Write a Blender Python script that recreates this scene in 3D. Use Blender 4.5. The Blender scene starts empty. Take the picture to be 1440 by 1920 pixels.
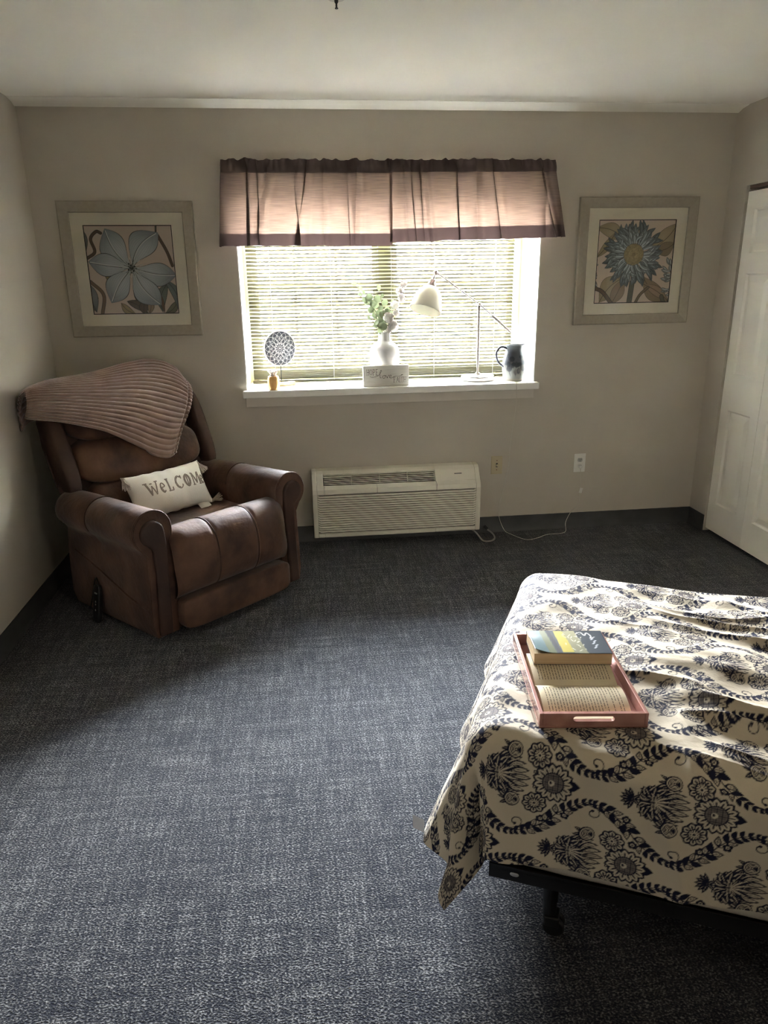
import bpy, math, random
import numpy as np
from mathutils import Vector, Matrix, Euler

# ------------------------------------------------------------------ camera, light, exposure
SC = bpy.context.scene
COL = SC.collection
random.seed(7)
RNG = np.random.default_rng(7)
F_PX, YAW, PITCH, ROLL, CAM_H = 1349.87, 0.11085, 0.31419, -0.01552, 1.56626
D = 4.274            # back wall plane (Y)
XL, XR = -1.366, 2.507   # left / right wall planes (X)
YB = -2.6            # wall behind the camera
H = 2.44             # ceiling


def make_camera():
    cy, sy = math.cos(YAW), math.sin(YAW)
    fw = Vector((sy * math.cos(PITCH), cy * math.cos(PITCH), -math.sin(PITCH)))
    right = Vector((cy, -sy, 0))
    up = right.cross(fw)
    cr, sr = math.cos(ROLL), math.sin(ROLL)
    r2 = cr * right + sr * up
    u2 = -sr * right + cr * up
    cam = bpy.data.cameras.new('camera')
    cam.sensor_fit = 'HORIZONTAL'
    cam.sensor_width = 36.0
    cam.lens = F_PX / 1440.0 * 36.0
    cam.clip_start = 0.02
    cam.clip_end = 300
    o = bpy.data.objects.new('camera', cam)
    COL.objects.link(o)
    m = Matrix((r2, u2, -fw)).transposed().to_4x4()
    m.translation = (0, 0, CAM_H)
    o.matrix_world = m
    SC.camera = o


make_camera()
SKY_STRENGTH = 240.0
vs = SC.view_settings
SC.display_settings.display_device = 'sRGB'
vs.view_transform = 'Standard'
vs.look = 'None'
vs.exposure = 0.60
vs.gamma = 1.0
vs.use_curve_mapping = False
SC.cycles.max_bounces = 10
SC.cycles.diffuse_bounces = 6
SC.cycles.transparent_max_bounces = 24
SC.cycles.sample_clamp_indirect = 0.0
SC.cycles.filter_width = 1.0


def make_world():
    w = bpy.data.worlds.new('overcast_sky')
    SC.world = w
    w.use_nodes = True
    nt = w.node_tree
    nt.nodes.clear()
    out = nt.nodes.new('ShaderNodeOutputWorld')
    bg = nt.nodes.new('ShaderNodeBackground')
    tc = nt.nodes.new('ShaderNodeTexCoord')
    sp = nt.nodes.new('ShaderNodeSeparateXYZ')
    rp = nt.nodes.new('ShaderNodeValToRGB')
    mr = nt.nodes.new('ShaderNodeMapRange')
    mr.inputs['From Min'].default_value = -1
    mr.inputs['From Max'].default_value = 1
    nt.links.new(tc.outputs['Generated'], sp.inputs[0])
    nt.links.new(sp.outputs['Z'], mr.inputs['Value'])
    nt.links.new(mr.outputs[0], rp.inputs[0])
    e = rp.color_ramp.elements
    e[0].position = 0.0
    e[0].color = (0.78, 0.76, 0.68, 1)      # snow-pale ground haze below the horizon
    e[1].position = 1.0
    e[1].color = (0.80, 0.93, 1.12, 1)
    for p, c in ((0.49, (0.85, 0.83, 0.76, 1)), (0.52, (1.0, 1.0, 1.0, 1))):
        x = e.new(p)
        x.color = c
    bg.inputs['Strength'].default_value = SKY_STRENGTH
    nt.links.new(rp.outputs[0], bg.inputs[0])
    nt.links.new(bg.outputs[0], out.inputs[0])


make_world()


def area(name, loc, rot, sx, sy, energy, color=(1, 1, 1), portal=False):
    l = bpy.data.lights.new(name, 'AREA')
    l.shape = 'RECTANGLE'
    l.size, l.size_y = sx, sy
    l.energy = energy
    l.color = color
    o = bpy.data.objects.new(name, l)
    COL.objects.link(o)
    o.location = loc
    o.rotation_euler = rot
    if portal:
        l.cycles.is_portal = True
    return o


# daylight enters by the window only: a sampling portal in its opening, facing the room
area('window_portal', (0.545, D + 0.46, 1.54), (-math.pi / 2, 0, 0), 1.80, 1.26, 1.0, portal=True)
# added warm fill light under the ceiling behind the camera, without a fixture
area('added_fill_light', (2.15, -0.7, H - 0.03), (0, 0, 0), 0.5, 0.5, 7.0, (1.0, 0.84, 0.64))

# ------------------------------------------------------------------ helpers


def P3(*a):
    return np.array(a, float)


def nz(x, y, seed=0):
    """smooth value noise on arrays, about -1..1"""
    x = np.asarray(x, float)
    y = np.asarray(y, float)
    tab = np.random.default_rng(1000 + seed).uniform(-1, 1, (64, 64))
    xi = np.floor(x).astype(int)
    yi = np.floor(y).astype(int)
    fx, fy = x - xi, y - yi
    fx = fx * fx * (3 - 2 * fx)
    fy = fy * fy * (3 - 2 * fy)
    g = lambda i, j: tab[i % 64, j % 64]
    return (g(xi, yi) * (1 - fx) + g(xi + 1, yi) * fx) * (1 - fy) + (g(xi, yi + 1) * (1 - fx) + g(xi + 1, yi + 1) * fx) * fy


class MB:
    """collects shapes and links them as one mesh object"""

    def __init__(s):
        s.v, s.f, s.n = [], [], 0

    def add(s, verts, faces):
        verts = np.asarray(verts, float).reshape(-1, 3)
        s.v.append(verts)
        k = s.n
        s.f.extend([tuple(int(i) + k for i in f) for f in faces])
        s.n += len(verts)
        return s

    def box(s, lo, hi, R=None, c=None):
        x0, y0, z0 = lo
        x1, y1, z1 = hi
        v = np.array([(x0, y0, z0), (x1, y0, z0), (x1, y1, z0), (x0, y1, z0), (x0, y0, z1), (x1, y0, z1), (x1, y1, z1), (x0, y1, z1)], float)
        if R is not None:
            c = np.zeros(3) if c is None else np.asarray(c, float)
            v = (v - c) @ np.asarray(R).T + c
        return s.add(v, [(0, 3, 2, 1), (4, 5, 6, 7), (0, 1, 5, 4), (1, 2, 6, 5), (2, 3, 7, 6), (3, 0, 4, 7)])

    def tube(s, pts, r, n=8, cap=True):
        pts = np.asarray(pts, float)
        m = len(pts)
        r = np.broadcast_to(np.asarray(r, float), (m,))
        t = np.gradient(pts, axis=0)
        t /= np.linalg.norm(t, axis=1)[:, None] + 1e-12
        ref = P3(0, 0, 1) if abs(t[0][2]) < 0.9 else P3(1, 0, 0)
        a = np.cross(t[0], ref)
        a /= np.linalg.norm(a)
        V = []
        ang = np.linspace(0, 2 * np.pi, n, endpoint=False)
        for i in range(m):
            a = a - t[i] * (a @ t[i])
            a /= np.linalg.norm(a) + 1e-12
            b = np.cross(t[i], a)
            V.append(pts[i] + r[i] * (np.cos(ang)[:, None] * a + np.sin(ang)[:, None] * b))
        V = np.concatenate(V)
        F = [(i * n + j, i * n + (j + 1) % n, (i + 1) * n + (j + 1) % n, (i + 1) * n + j) for i in range(m - 1) for j in range(n)]
        if cap:
            F += [tuple(range(n))[::-1], tuple((m - 1) * n + j for j in range(n))]
        return s.add(V, F)

    def lathe(s, prof, c=(0, 0, 0), n=32, cap=True):
        c = P3(*c)
        ang = np.linspace(0, 2 * np.pi, n, endpoint=False)
        V = np.concatenate([np.stack([r * np.cos(ang), r * np.sin(ang), np.full(n, z)], 1) for r, z in prof]) + c
        m = len(prof)
        F = [(i * n + j, i * n + (j + 1) % n, (i + 1) * n + (j + 1) % n, (i + 1) * n + j) for i in range(m - 1) for j in range(n)]
        if cap:
            F += [tuple(range(n))[::-1], tuple((m - 1) * n + j for j in range(n))]
        return s.add(V, F)

    def grid(s, P, cu=False, cv=False):
        P = np.asarray(P, float)
        nu, nv = P.shape[:2]
        F = []
        for i in range(nu if cu else nu - 1):
            for j in range(nv if cv else nv - 1):
                i2, j2 = (i + 1) % nu, (j + 1) % nv
                F.append((i * nv + j, i2 * nv + j, i2 * nv + j2, i * nv + j2))
        return s.add(P.reshape(-1, 3), F)

    def prism(s, poly, fn, d0, d1):
        """poly: (a,b) outline; fn(a,b,d) -> xyz; extruded from d0 to d1"""
        n = len(poly)
        V = [fn(a, b, d0) for a, b in poly] + [fn(a, b, d1) for a, b in poly]
        F = [tuple(range(n)), tuple(range(2 * n - 1, n - 1, -1))] + [(i, n + i, n + (i + 1) % n, (i + 1) % n) for i in range(n)]
        return s.add(V, F)

    def cushion(s, c, h, k=5.0, n=14, fn=None):
        """rounded box: half sizes h, the larger k the boxier"""
        seen, V, F = {}, [], []
        g = np.linspace(-1, 1, n + 1)
        g = np.sign(g) * (1 - (1 - np.abs(g)) ** 1.25)
        for ax in range(3):
            for sg in (-1, 1):
                idx = np.zeros((n + 1, n + 1), int)
                for i in range(n + 1):
                    for j in range(n + 1):
                        p = [0, 0, 0]
                        p[ax], p[(ax + 1) % 3], p[(ax + 2) % 3] = sg, g[i], g[j]
                        key = tuple(np.round(p, 5))
                        if key not in seen:
                            seen[key] = len(V)
                            V.append(p)
                        idx[i, j] = seen[key]
                for i in range(n):
                    for j in range(n):
                        q = (idx[i, j], idx[i + 1, j], idx[i + 1, j + 1], idx[i, j + 1])
                        F.append(q if sg > 0 else q[::-1])
        V = np.array(V, float)
        V /= (np.abs(V) ** k).sum(1)[:, None] ** (1.0 / k)
        V = V * np.asarray(h, float)
        if fn is not None:
            V = fn(V)
        return s.add(V + np.asarray(c, float), F)

    def build(s, name, mat, parent=None, smooth=True, bevel=0, seg=2, angle=40, loc=None, rot=None, sub=0):
        me = bpy.data.meshes.new(name)
        V = np.concatenate(s.v) if s.v else np.zeros((0, 3))
        me.from_pydata(V.tolist(), [], s.f)
        if smooth:
            me.polygons.foreach_set('use_smooth', np.ones(len(me.polygons), bool))
            if angle:
                me.set_sharp_from_angle(angle=math.radians(angle))
        me.update()
        for m in (mat if isinstance(mat, (list, tuple)) else [mat]):
            me.materials.append(m)
        o = bpy.data.objects.new(name, me)
        COL.objects.link(o)
        if parent is not None:
            o.parent = parent
        if loc is not None:
            o.location = loc
        if rot is not None:
            o.rotation_euler = rot
        if bevel:
            b = o.modifiers.new('bevel', 'BEVEL')
            b.width = bevel
            b.segments = seg
            b.limit_method = 'ANGLE'
            b.angle_limit = math.radians(35)
        if sub:
            b = o.modifiers.new('subd', 'SUBSURF')
            b.levels = b.render_levels = sub
        return o


def thing(name, label, cat, loc=(0, 0, 0), rz=0.0, group=None):
    o = bpy.data.objects.new(name, None)
    o.empty_display_size = 0.1
    COL.objects.link(o)
    o.location = loc
    o.rotation_euler = (0, 0, rz)
    return tag(o, label, cat, group)


def tag(o, label, cat, group=None):
    o['label'] = label
    o['category'] = cat
    if group:
        o['group'] = group
    return o


def struct(o):
    o['kind'] = 'structure'
    return o


def lab(o, text):
    o['label'] = text
    return o


def spline(pts, n=40):
    """Catmull-Rom through points"""
    p = np.asarray(pts, float)
    p = np.vstack([2 * p[0] - p[1], p, 2 * p[-1] - p[-2]])
    m = len(p) - 3
    out = []
    for q in np.linspace(0, m - 1e-9, n):
        i = int(q)
        t = q - i
        a, b, c, d = p[i:i + 4]
        out.append(0.5 * (2 * b + (c - a) * t + (2 * a - 5 * b + 4 * c - d) * t * t + (3 * b - a - 3 * c + d) * t ** 3))
    return np.array(out)


def ribbon(mb, pts, w, fn):
    """flat stroke of width w along the 2D polyline pts, mapped by fn(x,y)->xyz"""
    p = np.asarray(pts, float)
    t = np.gradient(p, axis=0)
    t /= np.linalg.norm(t, axis=1)[:, None] + 1e-12
    nrm = np.stack([-t[:, 1], t[:, 0]], 1)
    w = np.broadcast_to(np.asarray(w, float), (len(p),))[:, None]
    L, R_ = p + nrm * w / 2, p - nrm * w / 2
    V = [fn(*q) for q in L] + [fn(*q) for q in R_]
    m = len(p)
    mb.add(V, [(m + i, m + i + 1, i + 1, i) for i in range(m - 1)])


# ------------------------------------------------------------------ materials


def newmat(name):
    m = bpy.data.materials.new(name)
    m.use_nodes = True
    nt = m.node_tree
    b = nt.nodes['Principled BSDF']
    return m, nt, b


def pmat(name, c1, c2=None, scale=8.0, rough=0.6, metal=0.0, bump=0.0, bscale=60.0, sheen=0.0, spec=0.5, coat=0.0, stretch=(1, 1, 1), detail=4.0, lo=0.35, hi=0.65):
    """principled material; c1/c2 mixed by object-space noise, optional noise bump"""
    m, nt, b = newmat(name)
    N, L = nt.nodes, nt.links
    b.inputs['Base Color'].default_value = (*c1, 1)
    b.inputs['Roughness'].default_value = rough
    b.inputs['Metallic'].default_value = metal
    b.inputs['Specular IOR Level'].default_value = spec
    b.inputs['Sheen Weight'].default_value = sheen
    b.inputs['Coat Weight'].default_value = coat
    tc = N.new('ShaderNodeTexCoord')
    mp = N.new('ShaderNodeMapping')
    mp.inputs['Scale'].default_value = stretch
    L.new(tc.outputs['Object'], mp.inputs[0])
    if c2 is not None:
        n = N.new('ShaderNodeTexNoise')
        n.inputs['Scale'].default_value = scale
        n.inputs['Detail'].default_value = detail
        L.new(mp.outputs[0], n.inputs['Vector'])
        r = N.new('ShaderNodeValToRGB')
        r.color_ramp.elements[0].position = lo
        r.color_ramp.elements[1].position = hi
        r.color_ramp.elements[0].color = (*c1, 1)
        r.color_ramp.elements[1].color = (*c2, 1)
        L.new(n.outputs[0], r.inputs[0])
        L.new(r.outputs[0], b.inputs['Base Color'])
    if bump:
        n2 = N.new('ShaderNodeTexNoise')
        n2.inputs['Scale'].default_value = bscale
        n2.inputs['Detail'].default_value = 3
        L.new(mp.outputs[0], n2.inputs['Vector'])
        bp = N.new('ShaderNodeBump')
        bp.inputs['Strength'].default_value = bump
        bp.inputs['Distance'].default_value = 0.01
        L.new(n2.outputs[0], bp.inputs['Height'])
        L.new(bp.outputs[0], b.inputs['Normal'])
    return m


def attr_mat(name, rough=0.7, spec=0.3, bump=0.0, bscale=300):
    """colour comes from the mesh's own colour attribute 'art' (flat print)"""
    m, nt, b = newmat(name)
    a = nt.nodes.new('ShaderNodeAttribute')
    a.attribute_name = 'art'
    nt.links.new(a.outputs['Color'], b.inputs['Base Color'])
    b.inputs['Roughness'].default_value = rough
    b.inputs['Specular IOR Level'].default_value = spec
    if bump:
        tc = nt.nodes.new('ShaderNodeTexCoord')
        n = nt.nodes.new('ShaderNodeTexNoise')
        n.inputs['Scale'].default_value = bscale
        nt.links.new(tc.outputs['Object'], n.inputs['Vector'])
        bp = nt.nodes.new('ShaderNodeBump')
        bp.inputs['Strength'].default_value = bump
        bp.inputs['Distance'].default_value = 0.003
        nt.links.new(n.outputs[0], bp.inputs['Height'])
        nt.links.new(bp.outputs[0], b.inputs['Normal'])
    return m


def glass_mat(name, refl=0.06):
    """thin pane: straight-through light and a faint mirror"""
    m = bpy.data.materials.new(name)
    m.use_nodes = True
    nt = m.node_tree
    nt.nodes.clear()
    o = nt.nodes.new('ShaderNodeOutputMaterial')
    mx = nt.nodes.new('ShaderNodeMixShader')
    t = nt.nodes.new('ShaderNodeBsdfTransparent')
    g = nt.nodes.new('ShaderNodeBsdfGlossy')
    g.inputs['Roughness'].default_value = 0.02
    lw = nt.nodes.new('ShaderNodeFresnel')
    lw.inputs['IOR'].default_value = 1.45
    nt.links.new(lw.outputs[0], mx.inputs[0])
    nt.links.new(t.outputs[0], mx.inputs[1])
    nt.links.new(g.outputs[0], mx.inputs[2])
    nt.links.new(mx.outputs[0], o.inputs[0])
    return m


def trans_mat(name, c, tc_, w, rough=0.8, noise=None, slub=False):
    """cloth or thin plastic that lets light through: mix of principled and translucent"""
    m, nt, b = newmat(name)
    b.inputs['Base Color'].default_value = (*c, 1)
    b.inputs['Roughness'].default_value = rough
    b.inputs['Specular IOR Level'].default_value = 0.2
    tr = nt.nodes.new('ShaderNodeBsdfTranslucent')
    tr.inputs['Color'].default_value = (*tc_, 1)
    mx = nt.nodes.new('ShaderNodeMixShader')
    mx.inputs[0].default_value = w
    out = nt.nodes['Material Output']
    nt.links.new(b.outputs[0], mx.inputs[1])
    nt.links.new(tr.outputs[0], mx.inputs[2])
    nt.links.new(mx.outputs[0], out.inputs[0])
    if slub:   # thick and thin horizontal weft threads of the weave
        tcn = nt.nodes.new('ShaderNodeTexCoord')
        mp = nt.nodes.new('ShaderNodeMapping')
        mp.inputs['Scale'].default_value = (9, 9, 330)
        n = nt.nodes.new('ShaderNodeTexNoise')
        n.inputs['Scale'].default_value = 1.0
        n.inputs['Detail'].default_value = 3
        nt.links.new(tcn.outputs['Object'], mp.inputs[0])
        nt.links.new(mp.outputs[0], n.inputs['Vector'])
        r = nt.nodes.new('ShaderNodeValToRGB')
        r.color_ramp.elements[0].position = 0.38
        r.color_ramp.elements[1].position = 0.62
        r.color_ramp.elements[0].color = (*[x * 0.55 for x in tc_], 1)
        r.color_ramp.elements[1].color = (*[min(1, x * 1.25) for x in tc_], 1)
        nt.links.new(n.outputs[0], r.inputs[0])
        nt.links.new(r.outputs[0], tr.inputs['Color'])
    return m


# ------------------------------------------------------------------ a small painter for flat prints


class Canvas:
    def __init__(s, w, h, ext, bg, wrap=False):
        s.w, s.h, s.wrap = w, h, wrap
        s.x0, s.x1, s.y0, s.y1 = ext
        s.a = np.empty((h, w, 3))
        s.a[:] = bg
        s.kx, s.ky = w / (s.x1 - s.x0), h / (s.y1 - s.y0)

    def _win(s, xs, ys, pad=0.0):
        i0 = int(np.floor((xs.min() - pad - s.x0) * s.kx))
        i1 = int(np.ceil((xs.max() + pad - s.x0) * s.kx)) + 1
        j0 = int(np.floor((ys.min() - pad - s.y0) * s.ky))
        j1 = int(np.ceil((ys.max() + pad - s.y0) * s.ky)) + 1
        if not s.wrap:
            i0, j0, i1, j1 = max(i0, 0), max(j0, 0), min(i1, s.w), min(j1, s.h)
        if i1 <= i0 or j1 <= j0:
            return None
        I, J = np.meshgrid(np.arange(i0, i1), np.arange(j0, j1))
        return I, J, s.x0 + (I + 0.5) / s.kx, s.y0 + (J + 0.5) / s.ky

    def _put(s, I, J, m, col, X, Y, alpha=1.0):
        I, J = I % s.w, J % s.h
        c = col(X, Y) if callable(col) else np.asarray(col, float)
        m = (m * alpha)[..., None]
        s.a[J, I] = s.a[J, I] * (1 - m) + c * m

    def poly(s, pts, col, alpha=1.0):
        p = np.asarray(pts, float)
        W = s._win(p[:, 0], p[:, 1])
        if W is None:
            return
        I, J, X, Y = W
        ins = np.zeros(X.shape, bool)
        q = np.roll(p, -1, 0)
        for (ax, ay), (bx, by) in zip(p, q):
            if ay == by:
                continue
            c = ((ay > Y) != (by > Y)) & (X < (bx - ax) * (Y - ay) / (by - ay) + ax)
            ins ^= c
        s._put(I, J, ins.astype(float), col, X, Y, alpha)

    def stroke(s, pts, w, col, alpha=1.0):
        p = np.asarray(pts, float)
        w = np.broadcast_to(np.asarray(w, float), (len(p),))
        W = s._win(p[:, 0], p[:, 1], w.max())
        if W is None:
            return
        I, J, X, Y = W
        d = np.full(X.shape, 9e9)
        for i in range(len(p) - 1):
            ax, ay = p[i]
            vx, vy = p[i + 1] - p[i]
            L = vx * vx + vy * vy + 1e-15
            t = np.clip(((X - ax) * vx + (Y - ay) * vy) / L, 0, 1)
            ww = w[i] * (1 - t) + w[i + 1] * t
            d = np.minimum(d, np.hypot(X - ax - t * vx, Y - ay - t * vy) - ww / 2)
        px = 1.0 / s.kx
        s._put(I, J, np.clip(0.5 - d / px, 0, 1), col, X, Y, alpha)

    def disc(s, x, y, r, col, alpha=1.0):
        a = np.linspace(0, 2 * np.pi, 28, endpoint=False)
        s.poly(np.stack([x + r * np.cos(a), y + r * np.sin(a)], 1), col, alpha)

    def sample(s, x, y):
        fx = (np.asarray(x) - s.x0) * s.kx - 0.5
        fy = (np.asarray(y) - s.y0) * s.ky - 0.5
        i, j = np.floor(fx).astype(int), np.floor(fy).astype(int)
        u, v = (fx - i)[..., None], (fy - j)[..., None]
        if s.wrap:
            g = lambda a, b: s.a[b % s.h, a % s.w]
        else:
            g = lambda a, b: s.a[np.clip(b, 0, s.h - 1), np.clip(a, 0, s.w - 1)]
        return (g(i, j) * (1 - u) + g(i + 1, j) * u) * (1 - v) + (g(i, j + 1) * (1 - u) + g(i + 1, j + 1) * u) * v

    def soften(s, k=1):
        for _ in range(k):
            a = s.a
            if s.wrap:
                a = (np.roll(a, 1, 0) + 2 * a + np.roll(a, -1, 0)) / 4
                a = (np.roll(a, 1, 1) + 2 * a + np.roll(a, -1, 1)) / 4
            else:
                b = np.pad(a, ((1, 1), (1, 1), (0, 0)), 'edge')
                a = (b[:-2, 1:-1] + 2 * b[1:-1, 1:-1] + b[2:, 1:-1]) / 4
                b = np.pad(a, ((1, 1), (1, 1), (0, 0)), 'edge')
                a = (b[1:-1, :-2] + 2 * b[1:-1, 1:-1] + b[1:-1, 2:]) / 4
            s.a = a


def leafpts(base, tip, w, bend=0.0, n=12, peak=0.45):
    """leaf outline from base to tip, half width w"""
    b, t = np.asarray(base, float), np.asarray(tip, float)
    ax = t - b
    L = np.linalg.norm(ax) + 1e-12
    nr = np.array([-ax[1], ax[0]]) / L
    q = np.linspace(0, 1, n)
    pw = math.log(0.5) / math.log(peak)
    prof = np.sin(np.pi * q ** pw)
    mid = b + q[:, None] * ax + (np.sin(np.pi * q) * bend)[:, None] * nr
    return np.vstack([mid + (prof * w)[:, None] * nr, (mid - (prof * w)[:, None] * nr)[::-1]]), mid


def set_art(me, cols):
    at = me.color_attributes.new('art', 'FLOAT_COLOR', 'POINT')
    c = np.ones((len(me.vertices), 4), np.float32)
    c[:, :3] = np.asarray(cols).reshape(-1, 3)
    at.data.foreach_set('color', c.ravel())


def grid_obj(name, P, mat, parent=None, flip=False):
    """big smooth grid built straight from arrays"""
    nu, nv = P.shape[:2]
    me = bpy.data.meshes.new(name)
    i, j = np.meshgrid(np.arange(nu - 1), np.arange(nv - 1), indexing='ij')
    a = (i * nv + j).ravel()
    q = np.stack([a, a + nv, a + nv + 1, a + 1], 1)
    if flip:
        q = q[:, ::-1]
    nf = len(q)
    me.vertices.add(nu * nv)
    me.vertices.foreach_set('co', P.reshape(-1).astype(np.float32))
    me.loops.add(nf * 4)
    me.loops.foreach_set('vertex_index', q.ravel().astype(np.int32))
    me.polygons.add(nf)
    me.polygons.foreach_set('loop_start', np.arange(0, nf * 4, 4, dtype=np.int32))
    me.polygons.foreach_set('use_smooth', np.ones(nf, bool))
    me.update(calc_edges=True)
    me.validate()
    for m in (mat if isinstance(mat, (list, tuple)) else [mat]):
        me.materials.append(m)
    o = bpy.data.objects.new(name, me)
    COL.objects.link(o)
    if parent is not None:
        o.parent = parent
    return o


def srgb(r, g, b):
    f = lambda c: (c / 255 / 12.92) if c / 255 <= 0.04045 else ((c / 255 + 0.055) / 1.055) ** 2.4
    return (f(r), f(g), f(b))
# ------------------------------------------------------------------ the room
M_WALL = pmat('greige_wall_paint', (0.50, 0.455, 0.385), (0.53, 0.485, 0.41), 3, rough=0.75, bump=0.12, bscale=260, spec=0.3)
M_CEIL = pmat('ceiling_paint', (0.88, 0.855, 0.775), (0.90, 0.875, 0.80), 2, rough=0.9, bump=0.1, bscale=180, spec=0.2)
M_REVEAL = pmat('white_gloss_paint', (0.86, 0.85, 0.80), (0.88, 0.87, 0.82), 5, rough=0.35, spec=0.5)
M_SILLPAINT = pmat('greige_trim_paint', (0.56, 0.52, 0.45), (0.60, 0.555, 0.48), 5, rough=0.45)
M_BASE = pmat('slate_vinyl_cove_base', (0.040, 0.042, 0.043), (0.055, 0.057, 0.058), 9, rough=0.5)
M_VINYL = pmat('cream_vinyl_window_frame', (0.80, 0.74, 0.50), rough=0.4)
M_DOOR = pmat('white_door_paint', (0.82, 0.79, 0.71), (0.84, 0.81, 0.73), 4, rough=0.4, spec=0.45)
M_DARK = pmat('dark_void', (0.015, 0.012, 0.010), rough=0.9)
M_GLASS = glass_mat('window_glass')


def carpet_mat():
    m, nt, b = newmat('loop_pile_carpet')
    N, L = nt.nodes, nt.links
    tc = N.new('ShaderNodeTexCoord')

    def noise(scale, sx, sy, det=2.0, rot=0.0):
        mp = N.new('ShaderNodeMapping')
        mp.inputs['Scale'].default_value = (sx, sy, 1)
        mp.inputs['Rotation'].default_value = (0, 0, rot)
        L.new(tc.outputs['Object'], mp.inputs[0])
        n = N.new('ShaderNodeTexNoise')
        n.inputs['Scale'].default_value = scale
        n.inputs['Detail'].default_value = det
        L.new(mp.outputs[0], n.inputs['Vector'])
        return n.outputs[0]

    def math_(op, a, c):
        n = N.new('ShaderNodeMath')
        n.operation = op
        for k, x in enumerate((a, c)):
            if isinstance(x, (int, float)):
                n.inputs[k].default_value = x
            else:
                L.new(x, n.inputs[k])
        return n.outputs[0]

    grain = noise(165, 1.0, 1.35, 1.0, 0.6)         # single loops
    wa = noise(1.0, 9, 120, 2.0)                      # streaks across the room
    wb = noise(1.0, 120, 9, 2.0)                      # streaks along the room
    wc = noise(1.0, 3, 34, 2.0)
    wd = noise(1.0, 34, 3, 2.0)
    big = noise(1.3, 1, 1, 3.0)
    s = math_('ADD', math_('MULTIPLY', wa, 0.55), math_('MULTIPLY', wb, 0.55))
    s = math_('ADD', s, math_('ADD', math_('MULTIPLY', wc, 0.35), math_('MULTIPLY', wd, 0.35)))
    s = math_('ADD', s, math_('MULTIPLY', big, 0.25))
    s = math_('ADD', s, math_('MULTIPLY', grain, 1.9))
    s = math_('MULTIPLY', s, 0.2532)
    r = N.new('ShaderNodeValToRGB')
    e = r.color_ramp.elements
    e[0].position, e[0].color = 0.40, (0.0035, 0.005, 0.012, 1)
    e[1].position, e[1].color = 0.62, (0.178, 0.178, 0.178, 1)
    for p, c in ((0.465, (0.0085, 0.0103, 0.0165, 1)), (0.53, (0.043, 0.0445, 0.0470, 1))):
        x = e.new(p)
        x.color = c
    L.new(s, r.inputs[0])
    L.new(r.outputs[0], b.inputs['Base Color'])
    b.inputs['Roughness'].default_value = 0.95
    b.inputs['Specular IOR Level'].default_value = 0.1
    b.inputs['Sheen Weight'].default_value = 0.15
    bp = N.new('ShaderNodeBump')
    bp.inputs['Strength'].default_value = 0.7
    bp.inputs['Distance'].default_value = 0.006
    L.new(grain, bp.inputs['Height'])
    L.new(bp.outputs[0], b.inputs['Normal'])
    return m


M_CARPET = carpet_mat()
T = 0.12
struct(MB().box((XL - T, YB - T, -0.1), (XR + 0.9, D + 0.44, 0)).build('floor', M_CARPET, smooth=False))
struct(MB().box((XL - T, YB - T, H), (XR + 0.9, D + 0.44, H + 0.12)).build('ceiling', M_CEIL, smooth=False))
WX0, WX1, WZ0, WZ1 = -0.318, 1.408, 0.915, 2.13
WT = 0.42
w = MB()
w.box((XL - T, D, 0), (WX0, D + WT, H)).box((WX1, D, 0), (XR + 0.9, D + WT, H))
w.box((WX0, D, 0), (WX1, D + WT, WZ0)).box((WX0, D, WZ1), (WX1, D + WT, H))
struct(w.build('wall_back', M_WALL, smooth=False))
struct(MB().box((XL - T, YB, 0), (XL, D, H)).build('wall_left', M_WALL, smooth=False))
struct(MB().box((XL - T, YB - T, 0), (XR + 0.9, YB, H)).build('wall_front', M_WALL, smooth=False))
# right wall with the closet opening
CY1, CY0, CZ = 4.090, 2.590, 2.024
w = MB()
w.box((XR, CY1, 0), (XR + T, D, H)).box((XR, YB, 0), (XR + T, CY0, H)).box((XR, CY0, CZ), (XR + T, CY1, H))
struct(w.build('wall_right', M_WALL, smooth=False))
w = MB()   # closet interior, dark behind the gap above the doors
w.box((XR + 0.75, CY0 - 0.1, 0), (XR + 0.8, CY1 + 0.1, H)).box((XR + T, CY1, 0), (XR + 0.75, CY1 + 0.05, H)).box((XR + T, CY0 - 0.05, 0), (XR + 0.75, CY0, H))
struct(w.build('wall_closet', M_WALL, smooth=False))
# white-painted lining of the window opening
w = MB()
w.box((WX0, D + 0.002, WZ0 + 0.04), (WX0 + 0.006, D + 0.40, WZ1)).box((WX1 - 0.006, D + 0.002, WZ0 + 0.04), (WX1, D + 0.40, WZ1)).box((WX0, D + 0.002, WZ1 - 0.006), (WX1, D + 0.40, WZ1))
struct(w.build('trim_1', M_REVEAL, smooth=False))
# slight drywall roll where the ceiling meets the window wall
prof = [(0, 0), (0.0, -0.022), (0.012, -0.024), (0.05, -0.010), (0.11, -0.002), (0.11, 0)]
struct(MB().prism(prof, lambda a, b, d: (d, D - a, H + b), XL, XR).build('trim_2', M_CEIL, angle=60))

# cove baseboards
cove = [(0, 0), (0.014, 0.0), (0.010, 0.006), (0.004, 0.018), (0.004, 0.100), (0.002, 0.102), (0, 0.102)]
struct(MB().prism(cove, lambda a, b, d: (d, D - a, b), XL, XR).build('baseboard_back', M_BASE))
struct(MB().prism(cove, lambda a, b, d: (XL + a, d, b), YB, D - 0.004).build('baseboard_left', M_BASE))
struct(MB().prism(cove, lambda a, b, d: (XR - a, d, b), CY1, D - 0.004).build('baseboard_right', M_BASE))
struct(MB().prism(cove, lambda a, b, d: (d, YB + a, b), XL + 0.004, XR).build('baseboard_front', M_BASE))

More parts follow.
